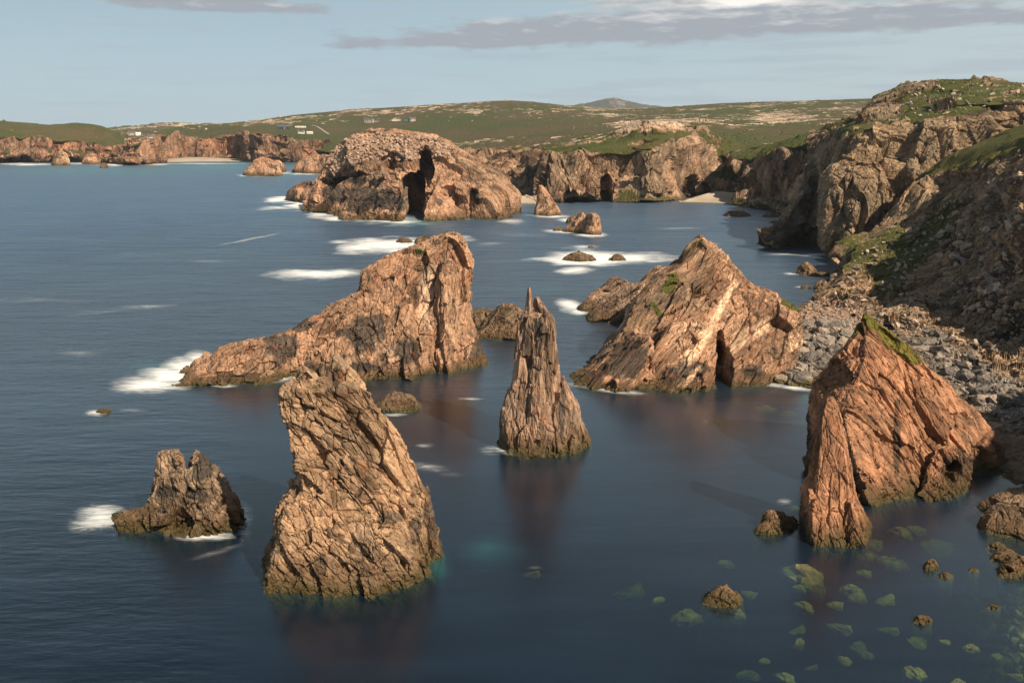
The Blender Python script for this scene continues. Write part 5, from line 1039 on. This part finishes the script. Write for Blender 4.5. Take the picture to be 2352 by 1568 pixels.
def water_mat():
    m = bpy.data.materials.new('sea_water'); m.use_nodes = True; t = NT(m.node_tree); t.n.clear()
    out = t.node('ShaderNodeOutputMaterial'); pos = t.node('ShaderNodeNewGeometry').outputs['Position']
    foam = t.attr('foam'); tq = t.attr('turquoise')
    dist = t.node('ShaderNodeVectorMath', operation='LENGTH', ins={0: pos}).outputs['Value']
    calm = t.attr('calm')
    # long-exposure swell: soft streaks running with the wind
    p1 = t.vmath('MULTIPLY', pos, (.035, .10, 1)).outputs[0]; p2 = t.vmath('MULTIPLY', pos, (.16, .55, 1)).outputs[0]; p3 = t.vmath('MULTIPLY', pos, (.010, .022, 1)).outputs[0]
    a1 = t.noise(p1, 1.0, 6, .62); a2 = t.noise(p2, 1.0, 4, .6); a3 = t.noise(p3, 1.0, 4, .55)
    hgt = t.math('ADD', t.math('MULTIPLY', a1, .9), t.math('MULTIPLY', a2, .28))
    bs_ = t.math('SUBTRACT', 1.0, t.math('MULTIPLY', calm, .93))
    bump = t.node('ShaderNodeBump', ins={'Strength': bs_, 'Distance': .85, 'Height': hgt}).outputs[0]
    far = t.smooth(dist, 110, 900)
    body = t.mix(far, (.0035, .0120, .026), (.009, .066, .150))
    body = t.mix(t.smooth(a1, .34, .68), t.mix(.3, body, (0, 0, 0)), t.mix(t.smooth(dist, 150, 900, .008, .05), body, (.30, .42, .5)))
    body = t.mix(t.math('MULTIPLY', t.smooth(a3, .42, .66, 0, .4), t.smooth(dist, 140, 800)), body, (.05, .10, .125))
    body = t.mix(t.math('MULTIPLY', t.smooth(tq, 0, 1.1), t.smooth(a1, .1, .7, .6, 1.0)), body, (.020, .150, .165))
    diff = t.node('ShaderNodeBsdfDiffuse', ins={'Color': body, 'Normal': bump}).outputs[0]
    tr = t.node('ShaderNodeBsdfTransparent', ins={'Color': (.88, .86, .74, 1)}).outputs[0]
    add = t.node('ShaderNodeAddShader'); t.l.new(diff, add.inputs[0]); t.l.new(tr, add.inputs[1])
    fr = t.node('ShaderNodeFresnel', ins={'IOR': 1.333, 'Normal': bump}).outputs[0]
    fr = t.math('MULTIPLY', fr, t.smooth(dist, 90, 600, 1.5, .60), clamp=True)
    fr = t.math('MINIMUM', fr, .36)
    gl = t.node('ShaderNodeBsdfGlossy', ins={'Color': (1, 1, 1, 1), 'Roughness': t.smooth(dist, 80, 400, .24, .34), 'Normal': bump}).outputs[0]
    mx = t.node('ShaderNodeMixShader', ins={0: fr}); t.l.new(add.outputs[0], mx.inputs[1]); t.l.new(gl, mx.inputs[2])
    fw = t.node('ShaderNodeBsdfDiffuse', ins={'Color': (.86, .86, .84, 1)}).outputs[0]
    # wispy foam
    ps = t.vmath('MULTIPLY', pos, (.13, .5, 1)).outputs[0]
    fn = t.noise(ps, 1.3, 8, .74, 1.0); fn2 = t.noise(pos, .05, 3, .6)
    fv = t.math('ADD', foam, t.math('MULTIPLY', t.math('SUBTRACT', fn, .5), t.math('MULTIPLY', t.smooth(foam, 0, .3), 1.75)))
    fv = t.math('ADD', fv, t.math('MULTIPLY', t.math('SUBTRACT', fn2, .5), t.math('MULTIPLY', t.smooth(foam, 0, .25), .5)))
    ff = t.math('POWER', t.smooth(fv, .0, 1.15), 1.1)
    # thin foam scars drifting on open water
    sc = t.math('MULTIPLY', t.smooth(t.noise(t.vmath('MULTIPLY', pos, (.03, .075, 1)).outputs[0], 1.0, 8, .7, .8), .635, .80, 0, .26), t.smooth(dist, 200, 400))
    ff = t.math('MAXIMUM', ff, sc)
    m2 = t.node('ShaderNodeMixShader', ins={0: t.math('MULTIPLY', ff, .95)}); t.l.new(mx.outputs[0], m2.inputs[1]); t.l.new(fw, m2.inputs[2])
    t.l.new(m2.outputs[0], out.inputs['Surface'])
    va = t.node('ShaderNodeVolumeAbsorption', ins={'Color': (.64, .77, .52, 1), 'Density': 1.15}).outputs[0]
    t.l.new(va, out.inputs['Volume'])
    return m
def water():
    th = np.concatenate([np.linspace(-math.pi, -.62, 18, endpoint=False), np.linspace(-.62, .62, 640), np.linspace(.62, math.pi, 18)[1:-1]])
    r = np.concatenate([np.geomspace(4, 78, 14, endpoint=False), np.geomspace(78, 2200, 900, endpoint=False), np.geomspace(2200, 14000, 40)])
    nt, nr = len(th), len(r); Rr, T = np.meshgrid(r, th, indexing='ij')
    P = np.stack([Rr*np.sin(T), Rr*np.cos(T), 0*Rr], -1).reshape(-1, 3)
    foam = np.zeros(len(P)); tq = np.zeros(len(P))
    wx = fbm(P/14, 401, 3)*4; wy = fbm(P/14, 402, 3)*4
    D_ = np.linalg.norm(P, axis=1)
    def ell(px, py, hw, hh, tilt):
        c = gp(px, py); sx = hw*c[1]/F; a = gp(px, py-hh)[1]; b = gp(px, py+hh)[1]; sy = (a-b)/2
        e = gp(px+hw, py+hw*tilt)-c
        dx = P[:, 0]-c[0]+wx*sx*.10; dy = P[:, 1]-c[1] - (P[:, 0]-c[0])*(e[1]/max(e[0], 1e-6)) + (c[0]/c[1]*0) + wy*sy*.13
        # patches elongated along the line of sight keep their slant
        dx = dx - dy*(c[0]/c[1])
        return np.sqrt((dx/sx)**2+(dy/sy)**2)
    for (px, py, hw, hh, tilt, st) in FOAM:
        rr = ell(px, py, hw*1.25, hh*1.35, tilt); foam = np.maximum(foam, st*np.clip(1-rr, 0, 1)**.8)
    for (px, py, hw, hh, st) in TURQ:
        rr = ell(px, py, hw*1.2, hh*1.2, 0); tq = np.maximum(tq, st*np.clip(1-rr, 0, 1)**1.2)
    # sheltered water between the near stacks is nearly flat
    px, py = proj(P); calm = np.clip((py-780)/160, 0, 1)*np.clip((px-100)/500, .6, 1)
    calm = np.where(D_ < 30, 1, calm); calm = np.maximum(calm, np.exp(-((px-1500)/300)**2-((py-480)/22)**2)*.8)
    idx = np.arange(nt*nr).reshape(nr, nt); idc = np.concatenate([idx, idx[:, :1]], 1)
    q = np.stack([idc[:-1, :-1], idc[:-1, 1:], idc[1:, 1:], idc[1:, :-1]], -1).reshape(-1, 4)
    # close it below: the sea has depth
    n0 = len(P); rim = P[idx[-1]]; Vb = np.concatenate([rim+np.array([0, 0, -45.]), P[idx[0]]+np.array([0, 0, -45.])])
    ob = n0+np.arange(nt); ib = n0+nt+np.arange(nt); nx = lambda a: np.roll(a, -1)
    side = np.stack([idx[-1], nx(idx[-1]), nx(ob), ob], -1); bot = np.stack([ob, nx(ob), nx(ib), ib], -1)
    P = np.concatenate([P, Vb, [[0, 0, 0], [0, 0, -45.]]]); c1 = n0+2*nt; c2 = c1+1
    cap1 = np.stack([idx[0], nx(idx[0]), np.full(nt, c1), np.full(nt, c1)], -1); 
    z = np.zeros(2*nt+2)
    V = P; Fq = np.concatenate([q, side, bot])
    me_f = [tuple(map(int, f)) for f in ()]
    # centre caps as quads over pairs of rim vertices
    def cap(ring, c, flip):
        L = []
        for i in range(0, nt-1, 2): L.append((ring[i], ring[(i+1) % nt], ring[(i+2) % nt], c))
        if nt % 2: L.append((ring[nt-1], ring[0], c, c))
        A = np.array(L); return A[:, ::-1] if flip else A
    assert nt % 2 == 0
    Fq = np.concatenate([Fq, cap(idx[0], c1, True), cap(ib, c2, False)])
    o = mk_mesh('sea', V, Fq, water_mat(), {'foam': np.concatenate([foam, z]), 'turquoise': np.concatenate([tq, z]), 'calm': np.concatenate([calm, z])}, True)
    tag(o, 'dark blue sea with white surf around the rocks', 'sea', kind='structure')
    sb = mk_mesh('seabed', np.array([[-14300, -14300, -44], [14300, -14300, -44], [14300, 14300, -44], [-14300, 14300, -44.]]), np.array([[0, 1, 2, 3]]), simple_mat('deep_seabed', (.05, .06, .05)))
    tag(sb, 'deep seabed under the water', 'seabed', kind='structure')
water()

# ------------------------------------------------------------------ sea air
def haze():
    m = bpy.data.materials.new('sea_air'); m.use_nodes = True; t = NT(m.node_tree); t.n.clear()
    out = t.node('ShaderNodeOutputMaterial')
    v = t.node('ShaderNodeVolumePrincipled', ins={'Color': (.80, .88, 1.0, 1), 'Density': .000028, 'Anisotropy': .1})
    t.l.new(v.outputs[0], out.inputs['Volume'])
    a = 14500.0; z0, z1 = -47.0, 420.0
    V = np.array([(x, y, z) for z in (z0, z1) for x, y in ((-a, -a), (a, -a), (a, a), (-a, a))], float)
    o = mk_mesh('haze', V, np.array([(0, 3, 2, 1), (4, 5, 6, 7), (0, 1, 5, 4), (1, 2, 6, 5), (2, 3, 7, 6), (3, 0, 4, 7)]), m)
    tag(o, 'thin sea haze that pales the far hills', 'haze', kind='stuff')
haze()
